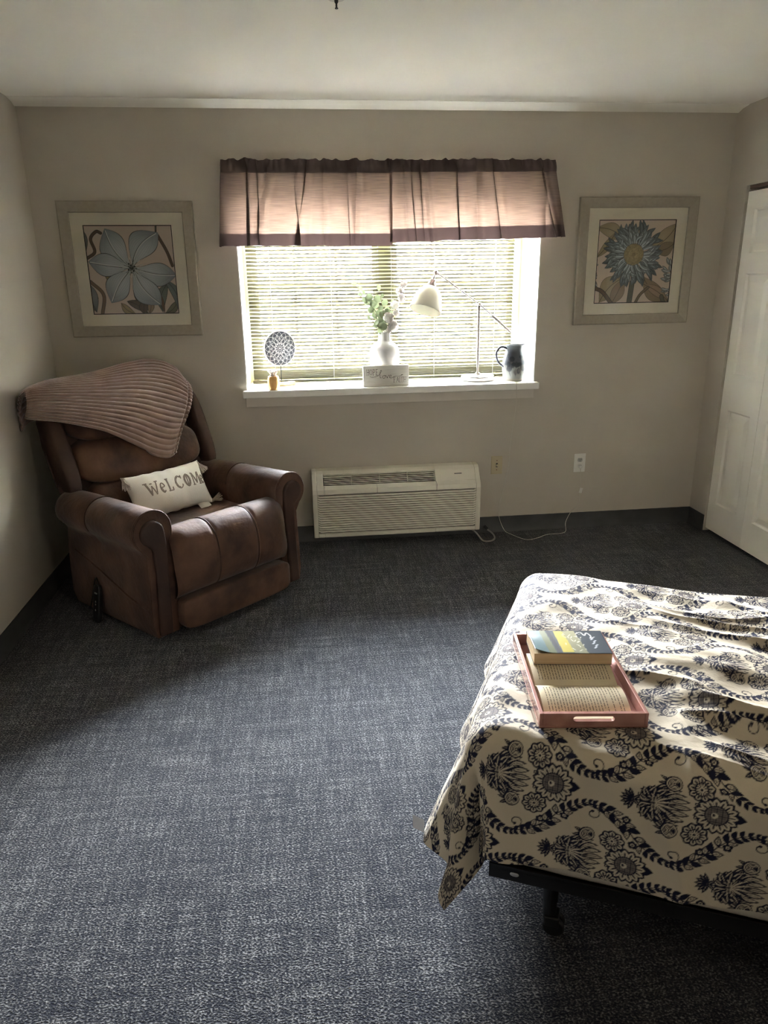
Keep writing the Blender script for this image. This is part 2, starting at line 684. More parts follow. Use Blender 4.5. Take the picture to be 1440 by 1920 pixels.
# ------------------------------------------------------------------ window
win = bpy.data.objects.new('window_1', None)
COL.objects.link(win)
struct(win)
FY = D + 0.35
m = MB()
m.box((WX0, FY, WZ0), (WX0 + 0.055, FY + 0.07, WZ1)).box((WX1 - 0.055, FY, WZ0), (WX1, FY + 0.07, WZ1))
m.box((WX0 + 0.055, FY, WZ0), (WX1 - 0.055, FY + 0.07, WZ0 + 0.09)).box((WX0 + 0.055, FY, WZ1 - 0.05), (WX1 - 0.055, FY + 0.07, WZ1))
m.build('window_frame', M_VINYL, win, smooth=False, bevel=0.004)
MX = (WX0 + WX1) / 2
MB().box((MX - 0.045, FY - 0.005, WZ0 + 0.09), (MX + 0.045, FY + 0.07, WZ1 - 0.05)).build('mullion', M_VINYL, win, smooth=False, bevel=0.004)
ZM = 1.515
for x0, x1 in ((WX0 + 0.055, MX - 0.045), (MX + 0.045, WX1 - 0.055)):
    for z0, z1, dy in ((WZ0 + 0.09, ZM + 0.02, 0.012), (ZM - 0.02, WZ1 - 0.05, 0.036)):
        s = MB()
        a = 0.032
        y0, y1 = FY + dy, FY + dy + 0.022
        s.box((x0, y0, z0), (x0 + a, y1, z1)).box((x1 - a, y0, z0), (x1, y1, z1)).box((x0 + a, y0, z0), (x1 - a, y1, z0 + a)).box((x0 + a, y0, z1 - a), (x1 - a, y1, z1))
        so = s.build('sash', M_VINYL, win, smooth=False)
        MB().box((x0 + a, y0 + 0.009, z0 + a), (x1 - a, y0 + 0.012, z1 - a)).build('pane', M_GLASS, so, smooth=False)
        for k in (1, 2):
            xm = x0 + (x1 - x0) * k / 3
            MB().box((xm - 0.008, y0 + 0.013, z0 + a), (xm + 0.008, y0 + 0.019, z1 - a)).build('muntin', M_VINYL, so, smooth=False)
        zm = (z0 + z1) / 2
        MB().box((x0 + a, y0 + 0.013, zm - 0.008), (x1 - a, y0 + 0.019, zm + 0.008)).build('muntin', M_VINYL, so, smooth=False)
SZ = 0.955   # sill top
SILLF = 4.226
m = MB().box((WX0, D - 0.001, SZ - 0.04), (WX1, FY, SZ)).box((-0.338, SILLF, SZ - 0.04), (1.424, D - 0.001, SZ))
lab(m.build('window_sill', M_REVEAL, win, smooth=False, bevel=0.004), 'white painted window sill board')
MB().box((-0.325, D - 0.016, SZ - 0.098), (1.404, D - 0.0005, SZ - 0.04)).build('apron', M_SILLPAINT, win, smooth=False, bevel=0.003)

# ------------------------------------------------------------------ outside, seen through the blind
M_LAWN = pmat('pale_lawn', (0.46, 0.45, 0.33), (0.52, 0.50, 0.40), 0.5, rough=1, spec=0.1)
M_ROAD = pmat('asphalt', (0.30, 0.30, 0.31), (0.36, 0.36, 0.37), 2, rough=1, spec=0.1)
struct(MB().box((-60, 5.2, -0.6), (60, 60, -0.35)).build('ground', M_LAWN, smooth=False))
struct(MB().box((-60, 17, -0.349), (60, 24, -0.335)).build('road', M_ROAD, smooth=False))


def parked_car(x, y, label, col):
    t = thing('parked_car', label, 'car', (x, y, -0.335))
    body = [(-2.1, .25), (-2.15, .6), (-2.0, .82), (-1.2, .92), (-.7, 1.38), (.7, 1.42), (1.35, .98), (2.05, .86), (2.15, .55), (2.1, .25)]
    MB().prism(body, lambda a, b, d: (a, d, b), -.85, .85).build('body', pmat('car_paint', col, rough=0.3, coat=0.5), t, smooth=False, bevel=0.06)
    gl = pmat('car_glass', (0.06, 0.09, 0.14), rough=0.1)
    MB().prism([(-1.08, .95), (-.66, 1.32), (-.05, 1.35), (-.05, .95)], lambda a, b, d: (a, d, b), -.862, .862).build('window', gl, t, smooth=False)
    MB().prism([(.03, .95), (.03, 1.35), (.64, 1.36), (1.18, .97)], lambda a, b, d: (a, d, b), -.862, .862).build('window', gl, t, smooth=False)
    rub = pmat('tyre_rubber', (0.03, 0.03, 0.03), rough=0.8)
    for wx in (-1.35, 1.35):
        for wy in (-.76, .76):
            a = np.linspace(0, 2 * np.pi, 20, endpoint=False)
            MB().prism([(wx + .32 * math.cos(q), .32 + .32 * math.sin(q)) for q in a], lambda p, r, d: (p, d, r), wy - .1, wy + .1).build('wheel', rub, t)
    return t


parked_car(-0.7, 20.0, 'pale blue parked car seen through the left half of the blind', (0.10, 0.13, 0.25))
parked_car(4.0, 21.5, 'blue-grey parked car beyond the desk lamp outside the window', (0.06, 0.10, 0.22))
t = thing('street_sign', 'turquoise upright banner sign outside the window', 'sign', (1.17, 16.0, -0.35))
MB().lathe([(0.05, 0), (0.05, 2.6)], n=12).build('pole', pmat('sign_pole', (0.3, 0.3, 0.3), rough=0.4, metal=0.5), t)
MB().box((-0.15, -0.09, 1.75), (0.15, -0.05, 2.38)).build('sign_panel', pmat('turquoise_panel', (0.0005, 0.02, 0.03), rough=0.6), t, smooth=False, bevel=0.01)
struct(MB().box((-40, 40, -0.35), (-3, 48, 6)).box((2, 44, -0.35), (45, 52, 5)).build('background', pmat('pale_siding', (0.55, 0.53, 0.5), (0.6, 0.58, 0.55), 1, rough=0.9), smooth=False))

# ------------------------------------------------------------------ blind
M_SLAT = trans_mat('cream_blind_slat', (0.100, 0.093, 0.049), (0.30, 0.27, 0.16), 0.02, rough=0.5)
M_CORD = pmat('white_cord', (0.7, 0.68, 0.6), rough=0.7)
BY = D + 0.276
bl = thing('window_blind', 'cream horizontal slat blind hanging in the window recess', 'blind', (0, BY, SZ))
BX0, BX1 = WX0 + 0.024, WX1 - 0.072
TILT = math.radians(-33)
pitch = 0.0212
sl = MB()
w2 = 0.0125
prof = [(-w2, -0.0012), (-w2 / 2, 0.0006), (0, 0.0012), (w2 / 2, 0.0006), (w2, -0.0012)]
ct, st_ = math.cos(TILT), math.sin(TILT)
# inner edge (towards the room, -Y) is the higher one
P = np.array([[(x, a * ct + b * st_, -a * st_ + b * ct) for a, b in prof] for x in np.linspace(BX0 + 0.006, BX1 - 0.006, 3)])
sl.grid(P)
slat0 = sl.build('slat', M_SLAT, bl)
zt = 0.034
n_sl = 0
while zt < 1.135:
    o = slat0 if n_sl == 0 else slat0.copy()
    if n_sl:
        COL.objects.link(o)
        o.parent = bl
    o.location = (0, 0, zt)
    o.rotation_euler = (math.radians(RNG.normal(0, 1.6)), RNG.normal(0, 0.0007), 0)
    zt += pitch if n_sl > 3 else 0.011
    n_sl += 1
MB().box((BX0, -0.013, 0.004), (BX1, 0.013, 0.019)).build('bottom_rail', M_SLAT, bl, smooth=False, bevel=0.003)
MB().box((BX0, -0.016, 1.14), (BX1, 0.016, 1.168)).build('head_rail', M_SLAT, bl, smooth=False, bevel=0.002)
for x in (BX0 + 0.14, BX0 + 0.50, (BX0 + BX1) / 2 + 0.05, BX1 - 0.50, BX1 - 0.12):
    for dy in (-0.0135, 0.0135):
        MB().tube([(x, dy, 0.015), (x, dy, 1.14)], 0.0009, 5).build('ladder_cord', M_CORD, bl)
cx = BX1 - 0.13
c = MB().tube([(cx, -0.018, 1.14), (cx + 0.002, -0.019, 0.80), (cx, -0.019, 0.575)], 0.0013, 6).build('pull_cord', M_CORD, bl)
MB().lathe([(0.0015, 0.03), (0.004, 0.024), (0.0045, 0.012), (0.007, 0.0), (0.002, -0.004)], (cx, -0.019, 0.548), 10).build('tassel', M_CORD, c)

# ------------------------------------------------------------------ valances
M_VAL = trans_mat('mauve_slub_valance', (0.19, 0.14, 0.125), (0.136, 0.091, 0.069), 0.5, slub=True)
M_VALD = trans_mat('mauve_double_layer', (0.12, 0.09, 0.085), (0.03, 0.019, 0.017), 0.25)
VY = D - 0.08


def valance(name, label, xt0, xt1, xb0, xb1, zt, zb0, zb1, hem, seed, returns):
    t = thing(name, label, 'valance', ((xt0 + xt1) / 2, VY, zb0), 0, 'mauve valances over the window')
    ox, oz = (xt0 + xt1) / 2, zb0
    nu, nv = 260, 44
    u = np.linspace(0, 1, nu)
    # pleats: a few sharp ones and many soft ones, wandering downwards
    rg = np.random.default_rng(seed)
    cen = np.sort(rg.uniform(0.06, 0.97, 11))
    amp = rg.uniform(0.010, 0.026, 11)
    wid = rg.uniform(0.010, 0.024, 11)
    dr = rg.normal(0, 0.03, 11)
    strong = np.where(np.arange(11) % 2 == seed % 2, 1.9, 0.6) * (xt1 - xt0)

    def surf(uu, v):   # v 0 top .. 1 bottom
        x = (xt0 + (xt1 - xt0) * uu) * (1 - v) + (xb0 + (xb1 - xb0) * uu) * v
        zb = zb0 + (zb1 - zb0) * uu
        z = zt + (zb - zt) * v
        y = np.zeros_like(uu)
        for c, a, w, d, s in zip(cen, amp, wid, dr, strong):
            cc = c + d * v
            q = (uu - cc) / w
            y = y - a * np.exp(-q * q) * (0.55 + 0.45 * v) + 0.35 * a * np.exp(-((q - 1.9) ** 2))
            x = x - s * w * q * np.exp(-q * q) * np.clip(v / 0.12, 0, 1)
            y = y + (0.007 if s > 1 else 0.0) * np.tanh(q * 1.5) * np.exp(-q * q / 6)
        g = np.clip(1 - v / 0.16, 0, 1)
        y = y + g * (0.0055 * np.sin(uu * 150 + 3 * nz(uu * 22, uu * 0, seed)) + 0.004 * nz(uu * 60, uu * 0 + 4, seed))
        y = y + 0.006 * nz(uu * 14, v * 1.5, seed + 1) + 0.004 * v * np.sin(uu * 40 + seed)
        z = z + (v > 0.99) * 0.003 * nz(uu * 30, uu * 0, seed + 2) + (v < 0.01) * 0.006 * nz(uu * 42, uu * 0, seed + 3)
        # the rod pocket is a rounded tube at the top
        y = y - 0.010 * np.sin(np.pi * np.clip(v / 0.15, 0, 1)) * (v < 0.15)
        return np.stack([x - ox, y, z - oz], -1)

    def band(nm, v0, v1, mat, n, off=0.0):
        vv = np.linspace(v0, v1, n)
        U, V = np.meshgrid(u, vv, indexing='ij')
        P = surf(U, V)
        P[..., 1] += off
        if nm == 'header':
            P[..., 1] = np.minimum(P[..., 1], 0.0005)
        if nm == 'header_back':
            P[..., 1] = np.maximum(P[..., 1], 0.0115)
        o = grid_obj(nm, P, mat, t)
        return o

    vh = 0.15
    band('header', 0.0, vh, M_VALD, 14, -0.0015)
    band('header_back', 0.0, vh, M_VALD, 14, 0.016)
    band('cloth', vh, 1 - hem, M_VAL, 26)
    band('hem', 1 - hem, 1.0, M_VALD, 8, -0.0008)
    for side in returns:
        uu = 0.0 if side < 0 else 1.0
        vv = np.linspace(0, 1, 20)
        e = surf(np.full(20, uu), vv)
        P = np.stack([e + P3(side * 0.004 * math.sin(k * 1.2), k * 0.0128, 0) for k in range(7)], 0)
        P[..., 1] = np.minimum(P[..., 1], 0.079)
        grid_obj('return_end', P, M_VALD, t)
    return t


valance('window_valance', 'left one of two mauve slub valances, its hem hanging slightly lower', -0.358, 0.539, -0.398, 0.536, 2.166, 1.742, 1.735, 0.145, 3, (-1,))
valance('window_valance', 'right one of two mauve slub valances, flaring out at its outer end', 0.521, 1.436, 0.522, 1.520, 2.168, 1.752, 1.772, 0.165, 11, (1,))
rod = thing('curtain_rod', 'white flat curtain rod inside the valance pockets', 'curtain rod', (0.54, VY, 2.135))
M_ROD = pmat('white_rod', (0.7, 0.7, 0.68), rough=0.4, metal=0.2)
MB().box((-0.885, 0.0035, -0.02), (0.885, 0.0085, 0.02)).build('bar', M_ROD, rod, smooth=False)
for sx in (-1, 1):
    MB().box((sx * 0.885 - 0.003, 0.004, -0.02), (sx * 0.885 + 0.003, 0.080, 0.02)).build('bracket', M_ROD, rod, smooth=False)

# ------------------------------------------------------------------ closet doors
KN = pmat('brushed_knob', (0.5, 0.48, 0.44), rough=0.35, metal=0.9)


def closet_leaf(parent, y0, y1, knob=None):
    """one hollow-core leaf, front at x=0 facing -X, with three raised panels"""
    z0, z1 = 0.022, 1.992
    pan = [(0.20, 0.785), (0.995, 1.56), (1.668, 1.90)]
    a = 0.075
    m = MB()
    m.box((0.015, y0, z0), (0.034, y1, z1))            # core
    m.box((0, y0, z0), (0.015, y0 + a, z1)).box((0, y1 - a, z0), (0.015, y1, z1))     # stiles
    zz = [z0] + [q for p in pan for q in p] + [z1]
    for k in range(0, len(zz), 2):
        m.box((0, y0 + a, zz[k]), (0.015, y1 - a, zz[k + 1]))
    leaf = m.build('leaf', M_DOOR, parent, smooth=False)
    for p0, p1 in pan:
        q = MB()
        ya, yb = y0 + a, y1 - a
        rings = [(0.0, 0.0), (0.003, 0.004), (0.008, 0.0125), (0.013, 0.0135), (0.017, 0.0125), (0.046, 0.0035), (0.050, 0.0030)]
        V = []
        for ins, x in rings:
            V += [(x, ya + ins, p0 + ins), (x, yb - ins, p0 + ins), (x, yb - ins, p1 - ins), (x, ya + ins, p1 - ins)]
        F = [(4 * r + k, 4 * r + (k + 1) % 4, 4 * r + 4 + (k + 1) % 4, 4 * r + 4 + k) for r in range(len(rings) - 1) for k in range(4)]
        F.append(tuple(range(4 * len(rings) - 4, 4 * len(rings))))
        q.add(V, [f[::-1] for f in F])
        q.build('door_panel', M_DOOR, leaf, smooth=False)
    if knob:
        MB().lathe([(0.006, 0), (0.006, 0.014), (0.016, 0.02), (0.017, 0.028), (0.008, 0.033)], n=16).build('knob', KN, leaf, loc=(0, knob, 0.95), rot=(0, -math.pi / 2, 0))


lw_ = 0.371
for n, ya in ((1, CY1 - 0.007), (2, CY1 - 0.007 - 2 * lw_ - 0.004)):
    d = bpy.data.objects.new('door_%d' % n, None)
    COL.objects.link(d)
    d.location = (XR + 0.012, 0, 0)
    struct(d)
    d['label'] = 'white six-panel bi-fold closet door nearest the window wall' if n == 1 else 'white six-panel bi-fold closet door farther from the window wall'
    closet_leaf(d, ya - lw_, ya, None)
    closet_leaf(d, ya - 2 * lw_ - 0.003, ya - lw_ - 0.003, ya - 2 * lw_ + 0.045 if n == 1 else None)
struct(MB().box((XR + 0.02, CY0, CZ - 0.016), (XR + 0.05, CY1, CZ)).build('trim_3', pmat('door_track', (0.10, 0.06, 0.04), rough=0.6), smooth=False))
# ------------------------------------------------------------------ recliner
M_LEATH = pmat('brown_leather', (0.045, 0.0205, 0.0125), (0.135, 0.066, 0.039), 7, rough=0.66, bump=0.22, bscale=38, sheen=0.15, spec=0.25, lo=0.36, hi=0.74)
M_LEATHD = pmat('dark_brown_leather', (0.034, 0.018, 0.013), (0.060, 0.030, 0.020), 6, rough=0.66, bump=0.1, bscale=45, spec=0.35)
M_STITCH = pmat('tan_stitching', (0.22, 0.115, 0.07), rough=0.7)
M_GLIDE = pmat('steel_glide', (0.3, 0.3, 0.3), rough=0.3, metal=0.8)
A43 = math.radians(43)
CH_O = P3(-0.379, 3.309, 0)
CH_E1 = P3(math.cos(A43), math.sin(A43), 0)
CH_E2 = P3(-math.sin(A43), math.cos(A43), 0)


def ch_local(p):
    d = np.asarray(p, float) - CH_O
    return np.array([d @ CH_E1, d @ CH_E2, d[2]])


chair = thing('recliner', 'brown leather recliner armchair with rolled arms in the room corner', 'armchair', tuple(CH_O), A43)


def arm_profile(sg, inset=0.0):
    xc, zc, r = 0.402, 0.536, 0.096 - inset
    pts = [(0.322 + inset, 0.035 + inset), (xc - r, zc - 0.06)]
    for a in np.linspace(180, -52, 22):
        pts.append((xc + r * math.cos(math.radians(a)), zc + r * math.sin(math.radians(a))))
    pts += [(0.437 - inset, 0.42), (0.439 - inset, 0.34), (0.445 - inset, 0.22), (0.448 - inset, 0.10), (0.435 - inset, 0.035 + inset)]
    return [(sg * x, z) for x, z in pts]


for sg in (-1, 1):
    a = MB()
    ys = [0.0, 0.010, 0.03, 0.18, 0.40, 0.405, 0.41, 0.55, 0.67, 0.71, 0.735]
    sc = [0.93, 0.98, 1.0, 1.0, 1.0, 0.985, 1.0, 1.0, 0.97, 0.90, 0.70]
    prof = np.array(arm_profile(1))
    rings = []
    for y, s in zip(ys, sc):
        q = prof.copy()
        up = q[:, 1] > 0.36
        c0 = P3(0.402, 0.536)[:2]
        q[up] = c0 + (q[up] - c0) * s
        rings.append(np.stack([sg * q[:, 0], np.full(len(q), y), q[:, 1] - 0.035 * y], 1))
    rings = np.array(rings)
    if sg > 0:
        rings = rings[:, ::-1]
    a.grid(rings, cv=True)
    n = rings.shape[1]
    a.add(rings[0], [tuple(range(n))])
    a.add(rings[-1], [tuple(range(n))[::-1]])
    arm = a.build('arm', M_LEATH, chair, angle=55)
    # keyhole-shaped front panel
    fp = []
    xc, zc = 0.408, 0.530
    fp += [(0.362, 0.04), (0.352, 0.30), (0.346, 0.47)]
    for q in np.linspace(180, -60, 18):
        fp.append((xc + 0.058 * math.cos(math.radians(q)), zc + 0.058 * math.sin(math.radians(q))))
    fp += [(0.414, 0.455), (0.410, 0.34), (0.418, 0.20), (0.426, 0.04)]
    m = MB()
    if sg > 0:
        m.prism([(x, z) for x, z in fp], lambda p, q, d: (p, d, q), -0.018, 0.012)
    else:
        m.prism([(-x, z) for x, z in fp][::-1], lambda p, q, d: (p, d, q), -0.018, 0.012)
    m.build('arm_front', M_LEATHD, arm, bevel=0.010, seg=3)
    # welt around the scroll
    pr = arm_profile(sg, 0.002)
    MB().tube([(x, 0.004, z) for x, z in pr[1:-1]], 0.0048, 7).build('welt', M_LEATH, arm)
    # seam over the arm
    pr = arm_profile(sg, -0.0005)
    MB().tube([(x, 0.405, z - 0.0142) for x, z in pr[2:22]], 0.0024, 5).build('seam', M_LEATHD, arm)
    # outside panel seam falling towards the front
    xo = sg * 0.449
    MB().tube(spline([(xo * 0.985, 0.66, 0.31), (xo * 0.99, 0.42, 0.255), (xo, 0.22, 0.20), (xo, 0.10, 0.175), (xo, 0.03, 0.175)], 24), 0.0045, 6).build('side_seam', M_LEATH, arm)

# seat: basin with a waterfall front
prof = spline([(0.02, 0.195), (-0.030, 0.212), (-0.062, 0.265), (-0.072, 0.33), (-0.066, 0.41), (-0.042, 0.475), (0.005, 0.512), (0.065, 0.515), (0.125, 0.492), (0.19, 0.455), (0.30, 0.432), (0.45, 0.430), (0.68, 0.44)], 60)
xs = np.linspace(-0.330, 0.330, 90)
P = np.zeros((len(xs), len(prof), 3))
for i, x in enumerate(xs):
    e = max(0, abs(x) - 0.255) / 0.075
    g = math.exp(-((abs(x) - 0.118) / 0.012) ** 2)
    k = np.linspace(0, 1, len(prof))
    front = np.clip(1 - np.abs(k - 0.30) / 0.34, 0, 1)
    P[i, :, 0] = x
    P[i, :, 1] = prof[:, 0] + 0.045 * e ** 2 * front + 0.006 * g * front - 0.010 * front * math.cos(x / 0.330 * math.pi / 2)
    P[i, :, 2] = prof[:, 1] - 0.035 * e ** 2 * front - 0.008 * g * np.clip(1 - np.abs(k - 0.48) / 0.25, 0, 1) + 0.006 * nz(np.full(len(k), x * 9), k * 9, 5) * front
seat = MB().grid(P).build('seat', M_LEATH, chair, angle=0)
for x in (-0.118, 0.118):
    i = int(np.argmin(abs(xs - x)))
    MB().tube(P[i, 4:42] + P3(0, -0.001, 0.001), 0.0034, 6).build('seat_welt', M_LEATHD, seat)
    MB().tube(P[i, 4:42] + P3(0.008, -0.0005, 0.001), 0.0013, 5).build('stitching', M_STITCH, seat)
bx = MB().cushion((0, -0.026, 0.118), (0.322, 0.045, 0.078), 7)
bx.build('footrest_panel', M_LEATH, chair, angle=0)
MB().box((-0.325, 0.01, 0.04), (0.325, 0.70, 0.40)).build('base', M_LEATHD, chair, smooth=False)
for x in (-0.37, 0.37):
    for y in (0.085, 0.66):
        MB().lathe([(0.03, 0), (0.034, 0.004), (0.034, 0.012), (0.018, 0.018), (0.018, 0.04)], (x, y, 0), 18).build('foot', M_GLIDE, chair)


def lean(V):
    """tilt of the back rest: y grows with height"""
    W = V.copy()
    W[:, 1] = V[:, 1] + 0.43 * (V[:, 2] - 0.60)
    return W


def back_cushion(name, z, hz, hx, y, hy, seed, k=3.6, mat=M_LEATH):
    def fn(V):
        W = V.copy()
        f = np.clip(-V[:, 1] / hy, 0, 1)
        puck = nz(V[:, 0] * 16, V[:, 2] * 5 + seed, seed) * 0.012 * np.clip(np.abs(V[:, 2]) / hz, 0, 1) ** 2 + nz(V[:, 0] * 6, V[:, 2] * 9, seed + 1) * 0.008
        W[:, 1] -= f * puck
        W[:, 2] += 0.012 * (1 - (V[:, 0] / hx) ** 2) * (V[:, 2] / hz) - 0.006
        return lean(W + P3(0, y, z)) - P3(0, y, z)
    return MB().cushion((0, y, z), (hx, hy, hz), k, 22, fn).build(name, mat, chair, angle=0)


back_cushion('back_cushion', 0.530, 0.100, 0.335, 0.700, 0.085, 1)
back_cushion('back_cushion', 0.722, 0.110, 0.362, 0.695, 0.105, 4)
back_cushion('back_cushion', 0.955, 0.140, 0.362, 0.690, 0.110, 8)
shell = MB()
sh = [(-0.43, 0.70), (-0.452, 0.72), (-0.452, 0.745), (-0.40, 0.765), (-0.2, 0.81), (0, 0.83), (0.2, 0.81), (0.39, 0.765), (0.452, 0.745), (0.452, 0.72), (0.43, 0.70)]
rings = []
for z, s in ((0.06, 0.94), (0.3, 0.95), (0.5, 0.96), (0.65, 0.985), (0.8, 0.99), (0.90, 0.96), (0.98, 0.89), (1.04, 0.78), (1.07, 0.66), (1.08, 0.5)):
    q = np.array(sh)
    c0 = np.array([0, 0.75])
    q = c0 + (q - c0) * np.array([s, s if z > 1 else 1])
    y = q[:, 1] + 0.43 * (max(z, 0.5) - 0.60)
    rings.append(np.stack([q[:, 0], y, np.full(len(q), z)], 1))
rings = np.array(rings)
shell.grid(rings[:, ::-1], cv=True)
shell.add(rings[-1], [tuple(range(len(sh)))])
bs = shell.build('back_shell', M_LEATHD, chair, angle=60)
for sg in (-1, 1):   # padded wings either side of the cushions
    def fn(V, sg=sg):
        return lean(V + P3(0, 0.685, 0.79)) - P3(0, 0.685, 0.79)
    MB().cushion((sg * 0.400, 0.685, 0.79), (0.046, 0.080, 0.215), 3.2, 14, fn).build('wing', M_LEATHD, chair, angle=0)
    zz = np.linspace(0.62, 0.80, 20)
    MB().tube([(sg * 0.4505, 0.722 + 0.43 * (z - 0.60), z) for z in zz], 0.004, 6).build('wing_seam', M_LEATH, bs)

# ------------------------------------------------------------------ corduroy throw over the back
M_THROW = pmat('mauve_plush_throw', (0.205, 0.135, 0.108), (0.26, 0.172, 0.138), 9, rough=0.95, sheen=0.6, spec=0.1, bump=0.25, bscale=500)
# ridge of the back and front hem, both from the chair's left to its right, in chair coordinates
THROW_RIDGE = [(-0.505, 0.84, 1.055), (-0.45, 0.875, 1.085), (-0.321, 0.90, 1.112), (-0.094, 0.93, 1.122), (0.130, 0.945, 1.148), (0.275, 0.94, 1.152), (0.375, 0.91, 1.115), (0.425, 0.865, 1.03)]
THROW_HEM = [(-0.532, 0.76, 0.975), (-0.492, 0.70, 0.962), (-0.367, 0.665, 0.923), (-0.217, 0.640, 0.865), (-0.091, 0.620, 0.786), (0.007, 0.605, 0.716), (0.090, 0.600, 0.684), (0.151, 0.612, 0.700)]
na, nb = 150, 300
ra = spline(THROW_RIDGE, na)
ha = spline(THROW_HEM, na)
b = np.linspace(0, 1, nb)
fb = np.clip(b / 0.74, 0, 1)             # 0 hem .. 1 ridge
P = np.zeros((na, nb, 3))
for i in range(na):
    a = i / (na - 1)
    h_, r_ = ha[i], ra[i]
    base = h_[None] * (1 - fb[:, None]) + r_[None] * fb[:, None]
    bul = np.sin(np.pi * fb ** 1.25)
    base[:, 1] -= bul * 0.062
    base[:, 2] += bul * 0.050
    # right hem leans outward near the ridge
    base[:, 0] += bul * 0.03 * np.clip((a - 0.55) / 0.45, 0, 1) ** 1.5
    tb = np.clip((b - 0.74) / 0.26, 0, 1)
    base[:, 1] += (0.04 - 0.028 * a) * np.sin(np.clip(tb * 2.2, 0, math.pi / 2)) - 0.0 * tb
    base[:, 2] -= 0.17 * tb ** 1.6
    # broad folds
    base[:, 1] += 0.010 * nz(np.full(nb, a * 4), b * 5, 21) * (1 - tb)
    base[:, 2] += 0.008 * nz(np.full(nb, a * 3.1), b * 2.3, 22)
    P[i] = base
du = np.gradient(P, axis=0)
dv = np.gradient(P, axis=1)
nrm = np.cross(du, dv)
nrm /= np.linalg.norm(nrm, axis=2)[..., None] + 1e-12
if nrm[na // 2, nb // 3, 1] > 0:
    nrm = -nrm
ribs = 27
aa = np.linspace(0, 1, na)[:, None]
ph = b[None, :] * ribs * 2 * np.pi + 0.8 * nz(aa * 5 + 0 * b[None], b[None] * 6 + 0 * aa, 31)
rib = np.sqrt(np.abs(np.sin(ph / 2)))
wave = rib * (0.0115 + 0.0015 * nz(aa * 30 + 0 * b[None], b[None] * 9, 33))
hemband = np.exp(-((aa - 0.962) / 0.008) ** 2)
wave = wave * (1 - 0.85 * hemband) - 0.002 * hemband
P = P + nrm * wave[..., None]
# to world so it is an object of its own, standing at the chair back
thr_o = CH_O + 0.80 * CH_E2 + P3(0, 0, 0.66)
P[..., 1] -= 0.80
P[..., 2] -= 0.66
th = grid_obj('throw_blanket', P, M_THROW)
th.location = tuple(thr_o)
th.rotation_euler = (0, 0, A43)
sm = th.modifiers.new('thickness', 'SOLIDIFY')
sm.thickness = 0.010
sm.offset = -1 if (np.cross(du, dv)[na // 2, nb // 3, 1] < 0) else 1
tag(th, 'mauve-brown ribbed plush throw blanket draped over the recliner back', 'blanket')

# ------------------------------------------------------------------ welcome pillow
M_PIL = pmat('white_cotton', (0.78, 0.75, 0.68), (0.80, 0.77, 0.70), 5, rough=0.9, bump=0.08, bscale=300, spec=0.15)
M_TASSEL = pmat('grey_beige_yarn', (0.42, 0.36, 0.31), (0.55, 0.49, 0.43), 60, rough=1, spec=0.1)
M_LETTER = pmat('taupe_embroidery', (0.235, 0.195, 0.16), (0.33, 0.28, 0.235), 120, rough=0.9, bump=0.4, bscale=400)
PW, PHh, PT = 0.240, 0.118, 0.062


def pil_s(x, y):
    """front of the pillow: half thickness over its plane"""
    u, v = np.clip(np.abs(x) / PW, 0, 1), np.clip(np.abs(y) / PHh, 0, 1)
    return PT * ((1 - u ** 3.0) * (1 - v ** 2.4)) ** 0.55 + (0.0045 * nz(x * 30, y * 9, 51) * v + 0.004 * nz(x * 11, y * 14, 52)) * (1 - u) ** 0.4 * (1 - v ** 4)


pil = MB()
n1, n2 = 60, 34
gx = np.sin(np.linspace(-np.pi / 2, np.pi / 2, n1))
gy = np.sin(np.linspace(-np.pi / 2, np.pi / 2, n2))
GX, GY = np.meshgrid(gx * PW, gy * PHh, indexing='ij')
pinch = 1 - 0.07 * (1 - (GY / PHh) ** 2)
pinch2 = 1 - 0.07 * (1 - (GX / PW) ** 2) * 0
for sg in (1, -1):
    Z = sg * pil_s(GX, GY)
    X_, Y_ = GX * pinch, GY * (1 - 0.07 * (1 - (GX / PW) ** 2) + 0.03 * (np.abs(GX) / PW) ** 6) + 0.004 * nz(GX * 26, GX * 0 + 3, 53) * (np.abs(GY) / PHh) ** 6 * (1 - (GX / PW) ** 2)
    G = np.stack([X_, Y_, Z], -1)
    pil.grid(G if sg > 0 else G[:, ::-1])
# pillow plane: x along its length, y up, z towards the front; placed from its four corners in chair space
pc = P3(0.000, 0.472, 0.545)
ex = P3(0.985, 0.08, -0.02)
ex /= np.linalg.norm(ex)
ey = P3(-0.03, 0.45, 0.88)
ey = ey - ex * (ey @ ex)
ey /= np.linalg.norm(ey)
ez = np.cross(ex, ey)
pw = CH_O + pc[0] * CH_E1 + pc[1] * CH_E2 + P3(0, 0, pc[2])
toW = lambda v: v[0] * CH_E1 + v[1] * CH_E2 + P3(0, 0, v[2])
Mx = np.stack([toW(ex), toW(ey), toW(ez)], 1)
pillow = bpy.data.objects.new('throw_pillow', None)
COL.objects.link(pillow)
mw = Matrix(Mx.tolist()).to_4x4()
mw.translation = Vector(pw)
pillow.matrix_world = mw
tag(pillow, 'small white lumbar pillow embroidered WELCOME sitting on the recliner seat', 'pillow')
pil.build('cover', M_PIL, pillow, angle=0)


